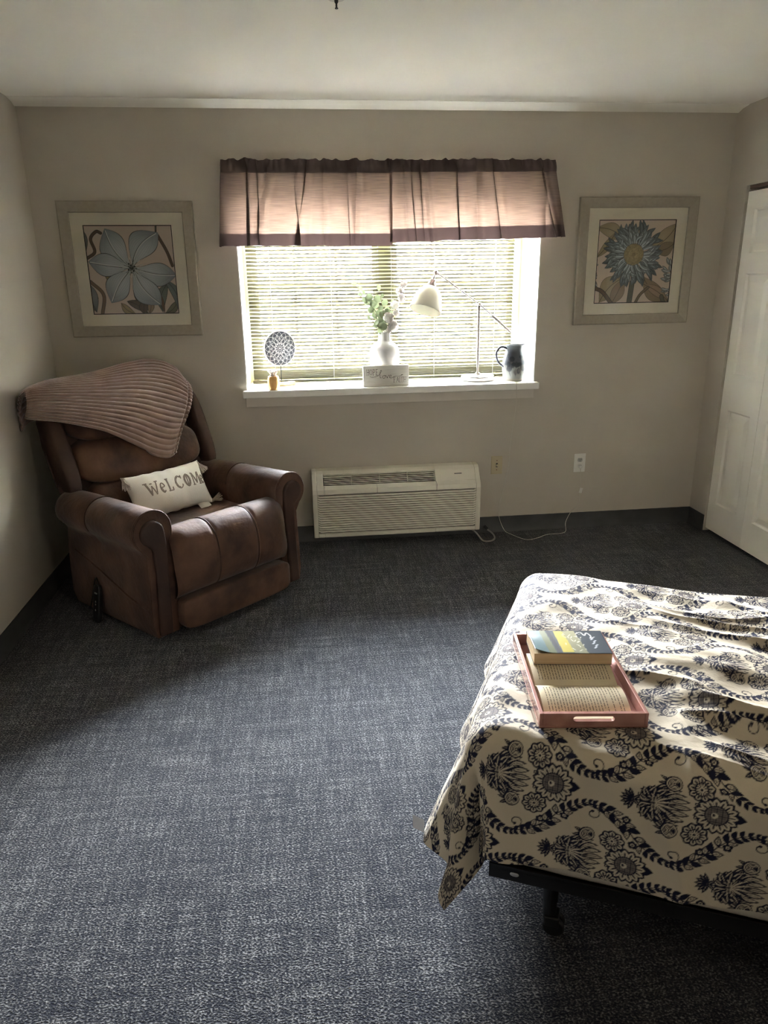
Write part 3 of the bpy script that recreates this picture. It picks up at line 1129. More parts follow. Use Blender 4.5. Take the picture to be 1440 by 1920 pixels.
def tassel(x, y, dx, dy, dz, L):
    m = MB()
    d = P3(dx, dy, dz)
    d /= np.linalg.norm(d)
    m.tube([P3(x, y, 0), P3(x, y, 0) + d * 0.012], [0.008, 0.010], 10)
    rg = np.random.default_rng(int(abs(x * 1000) + abs(y * 5000) + (x > 0) * 7 + (y > 0) * 3))
    for k in range(46):
        r = rg.normal(0, 1, 3)
        r -= d * (r @ d)
        r /= np.linalg.norm(r) + 1e-9
        q = rg.uniform(0.2, 1.0)
        s = P3(x, y, 0) + d * 0.010 + r * 0.005
        m.tube([s, s + d * L * 0.5 + r * 0.010 * q, s + d * L * rg.uniform(0.85, 1.05) + r * 0.020 * q], [0.0017, 0.0018, 0.0014], 5)
    m.build('tassel', M_TASSEL, pillow)


tassel(-PW + 0.012, PHh - 0.004, -0.35, -0.85, 0.60, 0.068)
tassel(PW - 0.012, PHh - 0.006, 0.40, -0.9, 0.15, 0.058)
tassel(PW - 0.012, -PHh + 0.006, 0.95, 0.15, 0.20, 0.05)
tassel(-PW + 0.012, -PHh + 0.008, -0.7, -0.2, -0.2, 0.05)
# care tag at the lower right
m = MB().grid(np.array([[(0.125 + 0.075 * i / 5, -PHh + 0.012 - 0.034 * j / 3, 0.012 + 0.016 * j / 3 + 0.004 * math.sin(i)) for j in range(4)] for i in range(6)]))
tg = m.build('care_tag', M_PIL, pillow)

# embroidered letters: each letter one raised part
S = {}
S['W'] = [[(-.02, 1), (.25, 1)], [(.1, 1), (.33, 0), (.5, .72)], [(.16, 1), (.36, .12)], [(.5, .72), (.68, 0), (.9, 1)], [(.42, .9), (.58, .9)], [(.8, 1), (1.02, 1)]]
S['e'] = [[(.08, .42), (.62, .48), (.6, .66), (.4, .8), (.18, .72), (.06, .44), (.14, .14), (.36, 0), (.62, .12)], [(.16, .45), (.22, .2), (.36, .06)]]
S['L'] = [[(0, 1), (.34, 1)], [(.14, 1), (.14, 0)], [(.20, 1), (.20, .06)], [(0, 0), (.62, 0), (.64, .26)]]
S['C'] = [[(.8, .72), (.82, .98), (.7, .88), (.46, 1), (.2, .84), (.06, .5), (.18, .16), (.46, 0), (.72, .1), (.82, .28)], [(.46, .92), (.26, .78), (.15, .5), (.26, .2), (.46, .08)]]
S['o'] = [[(.45, 1), (.18, .84), (.05, .5), (.18, .16), (.45, 0), (.72, .16), (.85, .5), (.72, .84), (.45, 1)], [(.45, .9), (.27, .8), (.17, .5), (.27, .2), (.45, .1), (.63, .2), (.73, .5), (.63, .8), (.45, .9)], [(.45, .9), (.45, .1)]]
S['M'] = [[(0, 0), (.26, 0)], [(.12, 0), (.16, 1)], [(.04, 1), (.18, 1), (.5, .1), (.82, 1), (.98, 1)], [(.86, 1), (.9, 0)], [(.92, 1), (.96, 0)], [(.78, 0), (1.06, 0)], [(.24, .98), (.54, .14)]]
x = -0.172
for ch, wd, hgt in (('W', .078, .066), ('e', .040, .062), ('L', .048, .064), ('C', .056, .066), ('o', .050, .066), ('M', .062, .064), ('e', .034, .056)):
    m = MB()
    for st in S[ch]:
        q = spline(st, 7 * len(st)) if ch in 'eCo' and len(st) > 3 else np.vstack([np.linspace(p, r, 6) for p, r in zip(st[:-1], st[1:])])
        q = q * np.array([wd, hgt]) + np.array([x, -0.012])
        ribbon(m, q, 0.0056 if len(st) > 2 or abs(st[0][0] - st[-1][0]) < .3 else 0.0044, lambda a, c: (a * (1 - 0.05 * (1 - (c / PHh) ** 2)), c, float(pil_s(np.array(a), np.array(c))) + 0.0016))
    o = m.build('letter', M_LETTER, pillow, smooth=False)
    sdm = o.modifiers.new('raise', 'SOLIDIFY')
    sdm.thickness = 0.0015
    x += wd + 0.0045

# ------------------------------------------------------------------ hand control leaning on the chair's left side
M_BLACK = pmat('black_plastic', (0.012, 0.012, 0.013), rough=0.4)
M_GREYB = pmat('grey_button', (0.30, 0.30, 0.30), rough=0.5)
rw = CH_O + (-0.492) * CH_E1 + 0.44 * CH_E2
rc = thing('hand_control', 'black wired recliner hand control leaning against the recliner side', 'remote', tuple(rw), A43)
rc.rotation_euler = (0, math.radians(9), A43)
MB().cushion((0, 0, 0.095), (0.012, 0.028, 0.095), 5, 10).build('body', M_BLACK, rc, angle=0)
for k, (z, hy) in enumerate(((0.150, 0.012), (0.108, 0.004), (0.094, 0.004), (0.066, 0.004))):
    MB().cushion((-0.0125, -0.004, z), (0.002, hy, 0.004), 4, 4).build('button', M_GREYB, rc, angle=0)
MB().tube(spline([(0, 0, 0.188), (0.004, 0.02, 0.215), (0.012, 0.05, 0.20), (0.022, 0.09, 0.10), (0.035, 0.14, 0.02), (0.05, 0.22, 0.006)], 30), 0.003, 6).build('cord', M_BLACK, rc)
# ------------------------------------------------------------------ bed
B0 = P3(0.400, 1.375, 0)
TH = math.radians(-24.5)
EU = P3(math.cos(TH), math.sin(TH), 0)
EV = P3(-math.sin(TH), math.cos(TH), 0)
BL_, BW = 1.84, 0.93
M_FRAME = pmat('black_steel', (0.012, 0.012, 0.013), rough=0.45, metal=0.3)
M_BOX = pmat('beige_box_spring_cover', (0.50, 0.45, 0.37), (0.55, 0.50, 0.41), 30, rough=0.9, bump=0.2, bscale=200)
M_MATT = pmat('white_mattress_ticking', (0.66, 0.64, 0.60), rough=0.9)
bed = thing('bed', 'single bed on a black steel frame with casters, under the patterned comforter', 'bed', tuple(B0), TH)
MB().cushion((BL_ / 2, BW / 2, 0.452), (BL_ / 2, BW / 2, 0.095), 14, 16).build('mattress', M_MATT, bed, angle=0)
MB().cushion((BL_ / 2, BW / 2, 0.278), (BL_ / 2 - 0.003, BW / 2 - 0.003, 0.080), 20, 16).build('box_spring', M_BOX, bed, angle=0)
for v0, v1, vv in ((-0.008, -0.004, 0.03), (BW + 0.004, BW + 0.008, BW - 0.038)):
    r = MB().box((0.0, v0, 0.168), (BL_, v1, 0.208)).box((0.0, min(v0, vv), 0.196), (BL_, max(v1, vv + 0.004) if vv < 0.5 else v1, 0.199))
    ro = r.build('side_rail', M_FRAME, bed, smooth=False)
    if v0 < 0:
        MB().cushion((0.062, v0 - 0.001, 0.190), (0.011, 0.0025, 0.006), 2.2, 8).build('rivet', pmat('zinc_rivet', (0.55, 0.55, 0.53), rough=0.35, metal=0.7), ro, angle=0)
for uu in (0.148, 1.66):
    MB().box((uu - 0.02, 0.0, 0.192), (uu + 0.02, BW, 0.196)).build('cross_bar', M_FRAME, bed, smooth=False)
    for vv in (0.035, BW - 0.035):
        l = MB().lathe([(0.017, 0.055), (0.017, 0.10), (0.019, 0.10), (0.019, 0.192)], (uu, vv, 0), 16).build('leg', M_FRAME, bed)
        c = MB()
        a = np.linspace(0, 2 * np.pi, 24, endpoint=False)
        for dy in (-0.019, 0.005):
            c.prism([(uu + 0.012 + 0.027 * math.cos(q), 0.027 + 0.027 * math.sin(q)) for q in a], lambda p, z, d: (p, d, z), vv + dy, vv + dy + 0.014)
        c.box((uu - 0.012, vv - 0.021, 0.030), (uu + 0.026, vv + 0.021, 0.060))
        c.build('caster', M_FRAME, l, bevel=0.004)

# ---- damask print, one repeat
TP, TQ = 0.33, 0.34
NAVY = (0.0085, 0.0098, 0.026)
CREAM = (0.52, 0.46, 0.355)
MIDN = (0.16, 0.14, 0.125)


def damask():
    cv = Canvas(660, 680, (0, TP, 0, TQ), CREAM, wrap=True)

    def leaf(b, t, w, kind=0, bend=0.0):
        p, mid = leafpts(b, t, w, bend, 12, 0.42)
        cv.poly(p, NAVY)
        if kind == 1:      # outlined, with small veins
            q, mid = leafpts(np.array(b) * .84 + np.array(t) * .16, np.array(b) * .14 + np.array(t) * .86, w * 0.62, bend, 12, 0.42)
            cv.poly(q, CREAM)
            cv.stroke(mid, 0.0009, NAVY)
            for f in (3, 5, 7):
                d = (np.array(t) - np.array(b)) * 0.09
                n = np.array([-d[1], d[0]]) * 2.2
                cv.stroke([mid[f], mid[f] + d + n * .7], 0.0008, NAVY)
                cv.stroke([mid[f], mid[f] + d - n * .7], 0.0008, NAVY)
        elif kind == 2:    # light midrib
            cv.stroke(mid[2:-3], 0.0008, CREAM)

    def floret(x, y, r):
        for k in range(5):
            a = k * 2 * math.pi / 5 + 0.3
            cv.disc(x + r * .6 * math.cos(a), y + r * .6 * math.sin(a), r * .48, NAVY)
        cv.disc(x, y, r * .55, NAVY)
        cv.disc(x, y, r * .42, CREAM)
        cv.disc(x, y, r * .22, NAVY)

    def vine(pts, flip):
        n = len(pts)
        t = np.gradient(pts, axis=0)
        t /= np.linalg.norm(t, axis=1)[:, None]
        m = 14
        k0 = int(n * 0.13)
        wv = np.interp(np.linspace(0, 1, n), [0, .15, .5, 1], [.0016, .0022, .0030, .0012])
        cv.stroke(pts, wv, NAVY)
        for k in range(m):
            f = 0.15 + 0.85 * k / (m - 1)
            i = min(n - 1, int(f * (n - 1)))
            sc = np.interp(f, [.15, .3, .6, .85, 1], [.6, .95, 1.0, .62, .42])
            L, w = 0.0285 * sc, 0.0074 * sc
            for sg in (1, -1):
                a = math.atan2(t[i, 1], t[i, 0]) + sg * (0.72 - 0.2 * (f > .85))
                d = np.array([math.cos(a), math.sin(a)])
                if k in (4, 7) and ((sg > 0) == (k == 4)):
                    c = pts[i] + d * 0.019
                    cv.stroke([pts[i], c], 0.0016, NAVY)
                    floret(c[0], c[1], 0.0095)
                    continue
                leaf(pts[i] + d * 0.0012, pts[i] + d * L, w, 1 if (k + (sg > 0)) % 2 == 0 and sc > .8 else 0, 0.0012 * sg)
        # curl at the start, on the inner side
        c0 = pts[int(n * .06)]
        s = flip
        c = c0 + np.array([0.020, s * 0.020])
        a = np.linspace(0, 1, 30)
        ang = -s * (math.pi * 0.5) + s * a * 2 * math.pi * 0.95
        rad = 0.0155 * (1 - 0.62 * a)
        sp = np.stack([c[0] + rad * np.cos(ang), c[1] + rad * np.sin(ang)], 1)
        cv.stroke(np.vstack([[c0], sp]), np.linspace(.0016, .0032, 31), NAVY)
        cv.disc(sp[-1, 0], sp[-1, 1], 0.0036, NAVY)

    for row, (s0, t0) in enumerate(((0.0, 0.0), (TP / 2, TQ / 2))):
        A = 0.052
        u = np.linspace(0, 1, 60)
        wob = lambda q: np.sign(np.cos(q)) * np.abs(np.cos(q)) ** 0.85
        x = s0 - 0.028 + u * (TP / 2 + 0.030)
        vine(np.stack([x, t0 + A * wob(2 * np.pi * (x - s0) / TP) - 0.004 * (1 - u)], 1), -1)
        x = s0 + TP / 2 - 0.028 + u * (TP / 2 + 0.030)
        vine(np.stack([x, t0 + A * wob(2 * np.pi * (x - s0) / TP) + 0.004 * (1 - u)], 1), 1)

    def petalring(x, y, r, n, w, a0=0.0, col=NAVY, arc=2 * math.pi):
        for k in range(n):
            a = a0 + arc * k / n
            d = np.array([math.cos(a), math.sin(a)])
            p, _ = leafpts(np.array([x, y]) + d * r * .25, np.array([x, y]) + d * r, w, 0, 10, 0.68)
            cv.poly(p, col)

    def flower(x, y, r, a0=0.0):
        petalring(x, y, r, 9, r * .33, a0)
        cv.disc(x, y, r * .62, NAVY)
        petalring(x, y, r * .88, 9, r * .19, a0, CREAM)
        petalring(x, y, r * .80, 9, r * .075, a0, NAVY)
        cv.disc(x, y, r * .47, NAVY)
        petalring(x, y, r * .42, 12, r * .05, a0, CREAM)
        cv.disc(x, y, r * .20, CREAM)
        cv.disc(x, y, r * .11, NAVY)

    def rose(x, y, r, sg):
        for a in (2.5, 3.1, 3.7):
            d = np.array([math.cos(a), sg * math.sin(a) * -1])
            leaf(np.array([x, y]) + d * r * .6, np.array([x, y]) + d * r * 1.75, r * .24, 2)
        cv.disc(x, y, r, NAVY)
        for q, c in ((.82, CREAM), (.70, NAVY)):
            cv.disc(x + r * .06, y, r * q, c)
        for q in (.58, .42, .26):
            a = np.linspace(0.6, 5.6, 20)
            cv.stroke(np.stack([x + r * .12 + r * q * np.cos(a), y + r * q * np.sin(a)], 1), r * .075, CREAM)
        cv.disc(x + r * .12, y, r * .10, CREAM)

    class Scaled:      # draws at a smaller scale about a centre
        def __init__(s, cx, cy, k):
            s.c, s.k = np.array([cx, cy]), k

        def m(s, p):
            return s.c + (np.asarray(p, float) - s.c) * s.k

        def poly(s, p, c, alpha=1.0):
            base.poly(s.m(p), c, alpha)

        def stroke(s, p, w, c, alpha=1.0):
            base.stroke(s.m(p), np.asarray(w) * s.k, c, alpha)

        def disc(s, x, y, r, c, alpha=1.0):
            q = s.m((x, y))
            base.disc(q[0], q[1], r * s.k, c, alpha)

    def bouquet(cx, cy):
        o = np.array([cx, cy])
        # peony at the right end
        x, y = o + (0.082, -0.002)
        petalring(x, y, 0.051, 15, 0.0102)
        leaf((x + .03, y), (x + .064, y), 0.013)
        cv.disc(x, y, 0.040, NAVY)
        petalring(x, y, 0.046, 15, 0.0070, 0.0, CREAM)
        petalring(x, y, 0.041, 15, 0.0022, 0.0, NAVY)
        cv.disc(x, y, 0.0265, NAVY)
        cv.disc(x, y, 0.0235, MIDN)
        for k in range(-3, 4):
            h = math.sqrt(max(0, .0215 ** 2 - (k * .006) ** 2))
            cv.stroke([(x + k * .006, y - h), (x + k * .006, y + h)], 0.0011, NAVY)
            cv.stroke([(x - h, y + k * .006), (x + h, y + k * .006)], 0.0011, NAVY)
        cv.disc(x - .004, y - .001, 0.0075, CREAM)
        cv.disc(x - .006, y, 0.0035, NAVY)
        # acanthus fan
        b = o + (-0.052, 0)
        for k, a in enumerate(np.linspace(-1.15, 1.15, 11)):
            L = 0.082 - 0.012 * abs(a)
            d = np.array([math.cos(a), math.sin(a)])
            bd = 0.012 * np.sign(a) * min(1, abs(a) * 2)
            p, mid = leafpts(b, b + d * L, 0.0080, bd, 12, 0.68)
            cv.poly(p, NAVY)
            q, m2 = leafpts(b + d * L * .3, b + d * L * .93, 0.0042, bd * .8, 12, 0.66)
            cv.poly(q, CREAM)
            cv.stroke(m2[2:-2], 0.0016, NAVY)
        for a in (-.55, -.2, .2, .55):
            d = np.array([math.cos(a), math.sin(a)])
            c = b + d * 0.092
            cv.disc(c[0], c[1], 0.0045, NAVY)
            cv.disc(c[0], c[1], 0.0020, CREAM)
        # collar leaves falling back to both sides
        for sg in (1, -1):
            for a, L, w in ((1.10, .054, .0105), (1.62, .050, .0105), (2.15, .050, .0100), (2.65, .044, .0085)):
                d = np.array([math.cos(a), sg * math.sin(a)])
                e = b + d * L
                n = np.array([-d[1], d[0]])
                for s2 in (1, -1):
                    for f in (.45, .72):
                        leaf(b + d * L * f, b + d * L * (f + .22) + n * s2 * .0125, .0034)
                p, mid = leafpts(b, e, w, sg * .007, 14, .62)
                cv.poly(p, NAVY)
                q, m2 = leafpts(b + d * L * .22, b + d * L * .92, w * .58, sg * .0055, 14, .62)
                cv.poly(q, CREAM)
                q, m2 = leafpts(b + d * L * .30, b + d * L * .88, w * .28, sg * .0048, 14, .62)
                cv.poly(q, NAVY)
        for dx in (-.006, -.002, .002):
            cv.stroke([b + (dx, -.016), b + (dx, .016)], 0.0012, CREAM if dx else NAVY)
        # lotus at the left end
        l = o + (-0.100, 0)
        for a in np.linspace(math.pi - 1.25, math.pi + 1.25, 7):
            d = np.array([math.cos(a), math.sin(a)])
            leaf(l + d * .002, l + d * .031, .0058, 2)
        for sg in (1, -1):
            d = np.array([.75, sg * .66])
            leaf(l, l + d * .022, .0046, 2)
        cv.stroke([l, b], .004, NAVY)
        # four flowers above and below
        flower(cx + .046, cy + .058, .0315, .2)
        flower(cx + .040, cy - .062, .0315, .5)
        rose(cx - .014, cy + .062, .0200, 1)
        rose(cx - .016, cy - .060, .0200, -1)

    base = cv
    for bx, by in ((TP / 2 + 0.004, TQ / 4), (0.004, 3 * TQ / 4)):
        cv = Scaled(bx, by, 0.90)
        bouquet(bx, by)
    base.soften(1)
    return base


DAM = damask()

# ---- the cloth
ZT = 0.582      # its level over the mattress


def dense(parts):
    out = []
    for a, b, st in parts:
        out.append(np.arange(a, b - 1e-6, st))
    out.append([parts[-1][1]])
    return np.concatenate(out)


OVF, OVN, OVR = 0.415, 0.330, 0.40     # overhang at foot, near side, far side
s_ = dense([(-OVF, -0.12, 0.0035), (-0.12, 0.95, 0.0022), (0.95, 1.25, 0.004), (1.25, BL_, 0.02)])
t_ = dense([(-OVN, 0.10, 0.0023), (0.10, 1.02, 0.0034), (1.02, BW + OVR, 0.010)])
Sg, Tg = np.meshgrid(s_, t_, indexing='ij')
a_ = np.maximum(0, -Sg)
bn = np.maximum(0, -Tg)
bf = np.maximum(0, Tg - BW)
bb = bn + bf
d_ = np.hypot(a_, bb) + 1e-9
wf = (a_ / d_) ** 2                       # 1 on the foot side, 0 on the long sides
corner = 4 * wf * (1 - wf)
R_ = 0.052 + 0.016 * wf
arc = R_ * np.pi / 2
ang = np.minimum(d_ / R_, np.pi / 2)
rest = np.maximum(0, d_ - arc)
flare = 0.055 + 0.24 * wf + 0.02 * corner
hh = R_ * np.sin(ang) + rest * np.sin(np.arctan(flare))
drop = R_ * (1 - np.cos(ang)) + rest * np.cos(np.arctan(flare))
phi = np.arctan2(a_, bb + 1e-9)
# gathered folds where the corner hangs: one deep crease and a softer one
fold = np.exp(-((phi - 0.62) / 0.16) ** 2) * 0.55 - 0.35 * np.exp(-((phi - 0.98) / 0.16) ** 2) + 0.25 * np.exp(-((phi - 0.25) / 0.12) ** 2)
k_ = np.clip(rest / 0.18, 0, 1.6)
hh = hh * (1 - fold * np.minimum(k_, 1.2) * (corner > 0.001)) * (1 - 0.50 * corner ** 0.8 * np.clip(rest / 0.30, 0, 1))
# hanging waves on the foot side and near side
side = np.clip(rest / 0.25, 0, 1.3)
hh = hh + side * (0.010 * np.sin(Sg * 17 + 1.0) * (1 - wf) * (bb > 0) + 0.018 * np.sin(Tg * 15 + 0.6) * wf) + 0.004 * nz(Sg * 9, Tg * 9, 61) * side
U = np.maximum(Sg, 0) - hh * a_ / d_
V = np.clip(Tg, 0, BW) - hh * bn / d_ + hh * bf / d_
Zc = ZT - drop


def ridges(x, y, seed):
    q = nz(x, y, seed)
    return (1 - np.abs(q)) ** 3


top = np.clip(1 - d_ / 0.14, 0, 1)
mess = np.clip((Sg - 0.10) / 0.38, 0.10, 1) * np.clip((BW + 0.1 - Tg) / 0.35, 0.2, 1)
Tw = Tg + 0.16 * Sg
wr = 0.026 * ridges(Sg * 2.0 + 3, Tw * 9.0, 71) + 0.015 * ridges(Sg * 3.5, Tw * 17.0, 72) + 0.010 * nz(Sg * 5, Tg * 7, 73) - 0.012
puff = 0.010 * np.sin(Sg * 8.0 + 0.7) * np.cos(Tg * 7.5) + 0.006 * nz(Sg * 14, Tg * 14, 74)
Zc = Zc + top * (mess * wr + puff)
# small puckers on the near face
nf = np.clip(rest / 0.08, 0, 1) * (1 - wf)
V = V - nf * (0.009 * ridges(Sg * 5 + Tg * 2.2, Tg * 2.5 - Sg * 1.2, 75) + 0.004 * nz(Sg * 22, Tg * 8, 76))
# flattened where the tray stands
TRC = P3(0.646, 1.536, 0)
TRA = math.radians(-7.5)
rel = TRC - B0
tu, tv = rel @ EU, rel @ EV
dA = TRA - TH
lx = (U - tu) * math.cos(dA) + (V - tv) * math.sin(dA)
ly = -(U - tu) * math.sin(dA) + (V - tv) * math.cos(dA)
under = np.clip(1.6 - np.maximum(np.abs(lx) / 0.135, np.abs(ly) / 0.21) * 1.2, 0, 1) * (d_ < 0.05)
Zc = Zc * (1 - under) + np.minimum(Zc, 0.583) * under
inside = (np.abs(lx) < 0.128) & (np.abs(ly) < 0.202)
Zc = np.where(inside, np.minimum(Zc, 0.5845), Zc)
# keep clear of the mattress and of the floor
Zc = np.maximum(Zc, 0.035)
Pc = np.stack([U, V, Zc], -1)


def cloth_mat():
    m, nt, b = newmat('damask_cotton')
    at = nt.nodes.new('ShaderNodeAttribute')
    at.attribute_name = 'art'
    nt.links.new(at.outputs['Color'], b.inputs['Base Color'])
    b.inputs['Roughness'].default_value = 0.75
    b.inputs['Specular IOR Level'].default_value = 0.12
    b.inputs['Sheen Weight'].default_value = 0.0
    tc = nt.nodes.new('ShaderNodeTexCoord')
    n = nt.nodes.new('ShaderNodeTexNoise')
    n.inputs['Scale'].default_value = 45
    n.inputs['Detail'].default_value = 4
    nt.links.new(tc.outputs['Object'], n.inputs['Vector'])
    bp = nt.nodes.new('ShaderNodeBump')
    bp.inputs['Strength'].default_value = 0.25
    bp.inputs['Distance'].default_value = 0.01
    nt.links.new(n.outputs[0], bp.inputs['Height'])
    nt.links.new(bp.outputs[0], b.inputs['Normal'])
    return m


M_CLOTH = cloth_mat()
M_LINING = pmat('navy_lining', (0.008, 0.010, 0.030), rough=0.8)
cf = grid_obj('comforter', Pc, [M_CLOTH, M_LINING])
cf.location = tuple(B0)
cf.rotation_euler = (0, 0, TH)
tag(cf, 'cream comforter with navy damask bouquets and leafy vines spread over the bed', 'comforter')
set_art(cf.data, DAM.sample(Sg - 0.062, Tg + 0.020))
so = cf.modifiers.new('thickness', 'SOLIDIFY')
so.thickness = 0.007
so.offset = -1
so.material_offset = 1
so.material_offset_rim = 1
# white care label sewn in the foot-side hem
m = MB().grid(np.array([[(-0.016 * i, 0.003 * i + 0.002 * j, -0.022 * j + 0.002 * i) for j in range(3)] for i in range(3)]))
i0 = int(np.argmin(abs(s_ + OVF - 0.02)))
j0 = int(np.argmin(abs(t_ - 0.02)))
m.build('care_label', pmat('white_label', (0.75, 0.76, 0.80), rough=0.8), cf, loc=tuple(Pc[i0, j0] + P3(-0.006, 0, 0.03)))

# ------------------------------------------------------------------ tray and books
M_TRAY = pmat('rose_metallic_lacquer', (0.47, 0.23, 0.19), (0.58, 0.32, 0.27), 25, rough=0.2, metal=0.35, coat=0.5, bump=0.03, bscale=120, stretch=(1, 0.2, 1))
TZ = 0.586
tray = thing('serving_tray', 'rose-coloured glossy tray with slot handles lying on the comforter', 'tray', (TRC[0], TRC[1], TZ), TRA)
tw, tl, tth, tht = 0.123, 0.195, 0.009, 0.038
MB().box((-tw, -tl, 0), (tw, tl, 0.006)).build('base', M_TRAY, tray, smooth=False, bevel=0.001)
for sx in (-1, 1):
    xa, xb = sorted((sx * tw, sx * (tw - tth)))
    MB().box((xa, -tl, 0.006), (xb, tl, tht)).build('side_panel', M_TRAY, tray, smooth=False, bevel=0.0015)
for sy in (-1, 1):   # end panels with a rounded slot
    ya, yb = sorted((sy * tl, sy * (tl - tth)))
    m = MB()
    xi = tw - tth
    outer = [(-xi, 0.006), (xi, 0.006), (xi, tht), (-xi, tht)]
    hw, hr, hz = 0.040, 0.0065, 0.024
    slot = []
    for a in np.linspace(-90, 90, 9):
        slot.append((hw + hr * math.cos(math.radians(a)), hz + hr * math.sin(math.radians(a))))
    for a in np.linspace(90, 270, 9):
        slot.append((-hw + hr * math.cos(math.radians(a)), hz + hr * math.sin(math.radians(a))))
    ns = len(slot)

    def outpt(x, z):
        dx, dz = x, z - hz
        k = min((xi / abs(dx)) if abs(dx) > 1e-9 else 9e9, ((tht - hz) / dz) if dz > 1e-9 else ((hz - 0.006) / -dz if dz < -1e-9 else 9e9))
        return (dx * k, hz + dz * k)

    op = [outpt(*q) for q in slot]
    for c in ((xi, 0.006), (xi, tht), (-xi, tht), (-xi, 0.006)):
        k = min(range(ns), key=lambda i: math.hypot(op[i][0] - c[0], op[i][1] - c[1]))
        op[k] = c
    Vv = []
    for y in (ya, yb):
        Vv += [(x, y, z) for x, z in slot] + [(x, y, z) for x, z in op]
    F = []
    for k in range(ns):
        k2 = (k + 1) % ns
        F += [(k, k2, ns + k2, ns + k), (2 * ns + k, 3 * ns + k, 3 * ns + k2, 2 * ns + k2), (k, 2 * ns + k, 2 * ns + k2, k2), (ns + k, ns + k2, 3 * ns + k2, 3 * ns + k)]
    m.add(Vv, F)
    m.build('end_panel', M_TRAY, tray, smooth=False)

M_PAPER = pmat('aged_book_paper', (0.70, 0.60, 0.42), (0.74, 0.64, 0.46), 30, rough=0.9, spec=0.2)
M_EDGE = pmat('page_edges', (0.62, 0.50, 0.32), (0.50, 0.39, 0.24), 8, rough=0.95, stretch=(1, 1, 160), spec=0.1)
M_INK = pmat('printed_ink', (0.21, 0.175, 0.13), rough=0.9)
ca, sa = math.cos(TRA), math.sin(TRA)
tr = lambda x, y, z: (TRC[0] + ca * x - sa * y, TRC[1] + sa * x + ca * y, TZ + z)
YS = -0.046      # gutter
book = thing('open_book', 'open paperback with yellowed printed pages lying face up in the tray', 'book', tr(-0.004, YS, 0.006), TRA)
hx, pwid = 0.100, 0.134


def page_z(q, far):   # q 0 at the gutter, 1 at the fore edge
    return (0.008 + 0.018 * np.sin(np.pi * np.clip(q * 1.15 + 0.05, 0, 1)) ** 0.7 * (1 - 0.35 * q)) if not far else (0.008 + 0.020 * np.sin(np.pi * np.clip(q * 1.0 + 0.04, 0, 1) * 0.62) ** 0.8)


for far in (0, 1):
    sg = 1 if far else -1
    q = np.linspace(0, 1, 24)
    m = MB()
    prof = [(sg * t * pwid, page_z(t, far)) for t in q]
    poly = prof + [(sg * pwid, 0.001), (0, 0.001)]
    m.prism(poly if far else poly[::-1], lambda a, b, d: (d, a, b), -hx, hx)
    blk = m.build('page_block', M_EDGE, book, smooth=False)
    G = np.array([[(x, sg * t * pwid, page_z(t, far) + 0.0006) for t in q] for x in np.linspace(-hx - 0.001, hx + 0.001, 6)])
    MB().grid(G if far else G[:, ::-1]).build('page', M_PAPER, blk, angle=0)
    txt = MB()
    rg = np.random.default_rng(5 + far)
    for k in range(25):
        x = -hx + 0.014 + k * 0.0072
        y0 = 0.020
        end = 0.118 if rg.random() > 0.18 else rg.uniform(0.05, 0.11)
        if rg.random() < 0.15:
            y0 += 0.008
        while y0 < end:
            L = min(rg.uniform(0.004, 0.013), end - y0)
            if L < 0.002:
                break
            ts = np.linspace(y0, y0 + L, 4)
            ribbon(txt, [(sg * t, x) for t in ts], 0.0019, lambda a, c: (c, a, float(page_z(abs(a) / pwid, far)) + 0.0011))
            y0 += L + 0.0022
    txt.build('page_text', M_INK, blk, smooth=False)
MB().box((-hx - 0.002, -pwid - 0.002, 0.0), (hx + 0.002, pwid + 0.002, 0.0012)).build('cover', pmat('dark_cover', (0.05, 0.05, 0.06), rough=0.5), book, smooth=False)

# closed paperback on its far page
cb = thing('closed_paperback', 'closed thick paperback with a yellow and slate cover, on the open book', 'book', tr(0.004, 0.090, 0.0345), TRA - math.radians(1.0))
bx_, by_, bz_ = 0.099, 0.062, 0.032
MB().box((-bx_ + 0.001, -by_, 0.0012), (bx_ - 0.001, by_ - 0.001, bz_ - 0.001)).build('page_block', M_EDGE, cb, smooth=False)
cvb = Canvas(400, 260, (-1, 1, -1, 1), (0.055, 0.066, 0.078), False)
gx_ = lambda c0, c1: (lambda X, Y: np.array(c0) * (1 - np.clip((Y + 1) / 2, 0, 1))[..., None] + np.array(c1) * np.clip((Y + 1) / 2, 0, 1)[..., None])
cvb.poly([(-1, -1), (-.55, -1), (-.66, 1), (-1, 1)], gx_((.13, .19, .20), (.22, .30, .31)))
cvb.poly([(-.60, -1), (-.40, -1), (-.52, 1), (-.68, 1)], gx_((.12, .14, .08), (.22, .24, .15)))
cvb.poly([(-.36, -1), (-.27, -1), (-.40, 1), (-.50, 1)], (.03, .035, .04))
cvb.poly([(-.24, -.9), (.06, -.9), (-.06, .95), (-.30, .95)], gx_((.45, .37, .05), (.55, .48, .12)))
cvb.poly([(.05, -.95), (.40, -1), (.26, 1), (-.05, .95)], gx_((.20, .20, .13), (.34, .33, .20)))
rg = np.random.default_rng(9)
for k in range(26):
    x0, y0 = rg.uniform(-.1, .42), rg.uniform(-.8, .8)
    cvb.stroke([(x0, y0), (x0 + rg.uniform(-.08, .08), y0 + rg.uniform(-.2, .2))], .02, (.75, .74, .60))
cvb.stroke(spline([(.30, .72), (.42, .85), (.50, .55), (.58, .80), (.66, .50), (.62, .30), (.74, .42)], 40), .035, (.75, .75, .72))
for k in range(5):
    cvb.stroke([(.62 + .05 * (k % 2), -.55 + k * .18), (.68 + .05 * (k % 2), -.43 + k * .18)], .05, (.55, .58, .60))
cvb.soften(1)
gu, gv = np.meshgrid(np.linspace(-1, 1, 90), np.linspace(-1, 1, 60), indexing='ij')
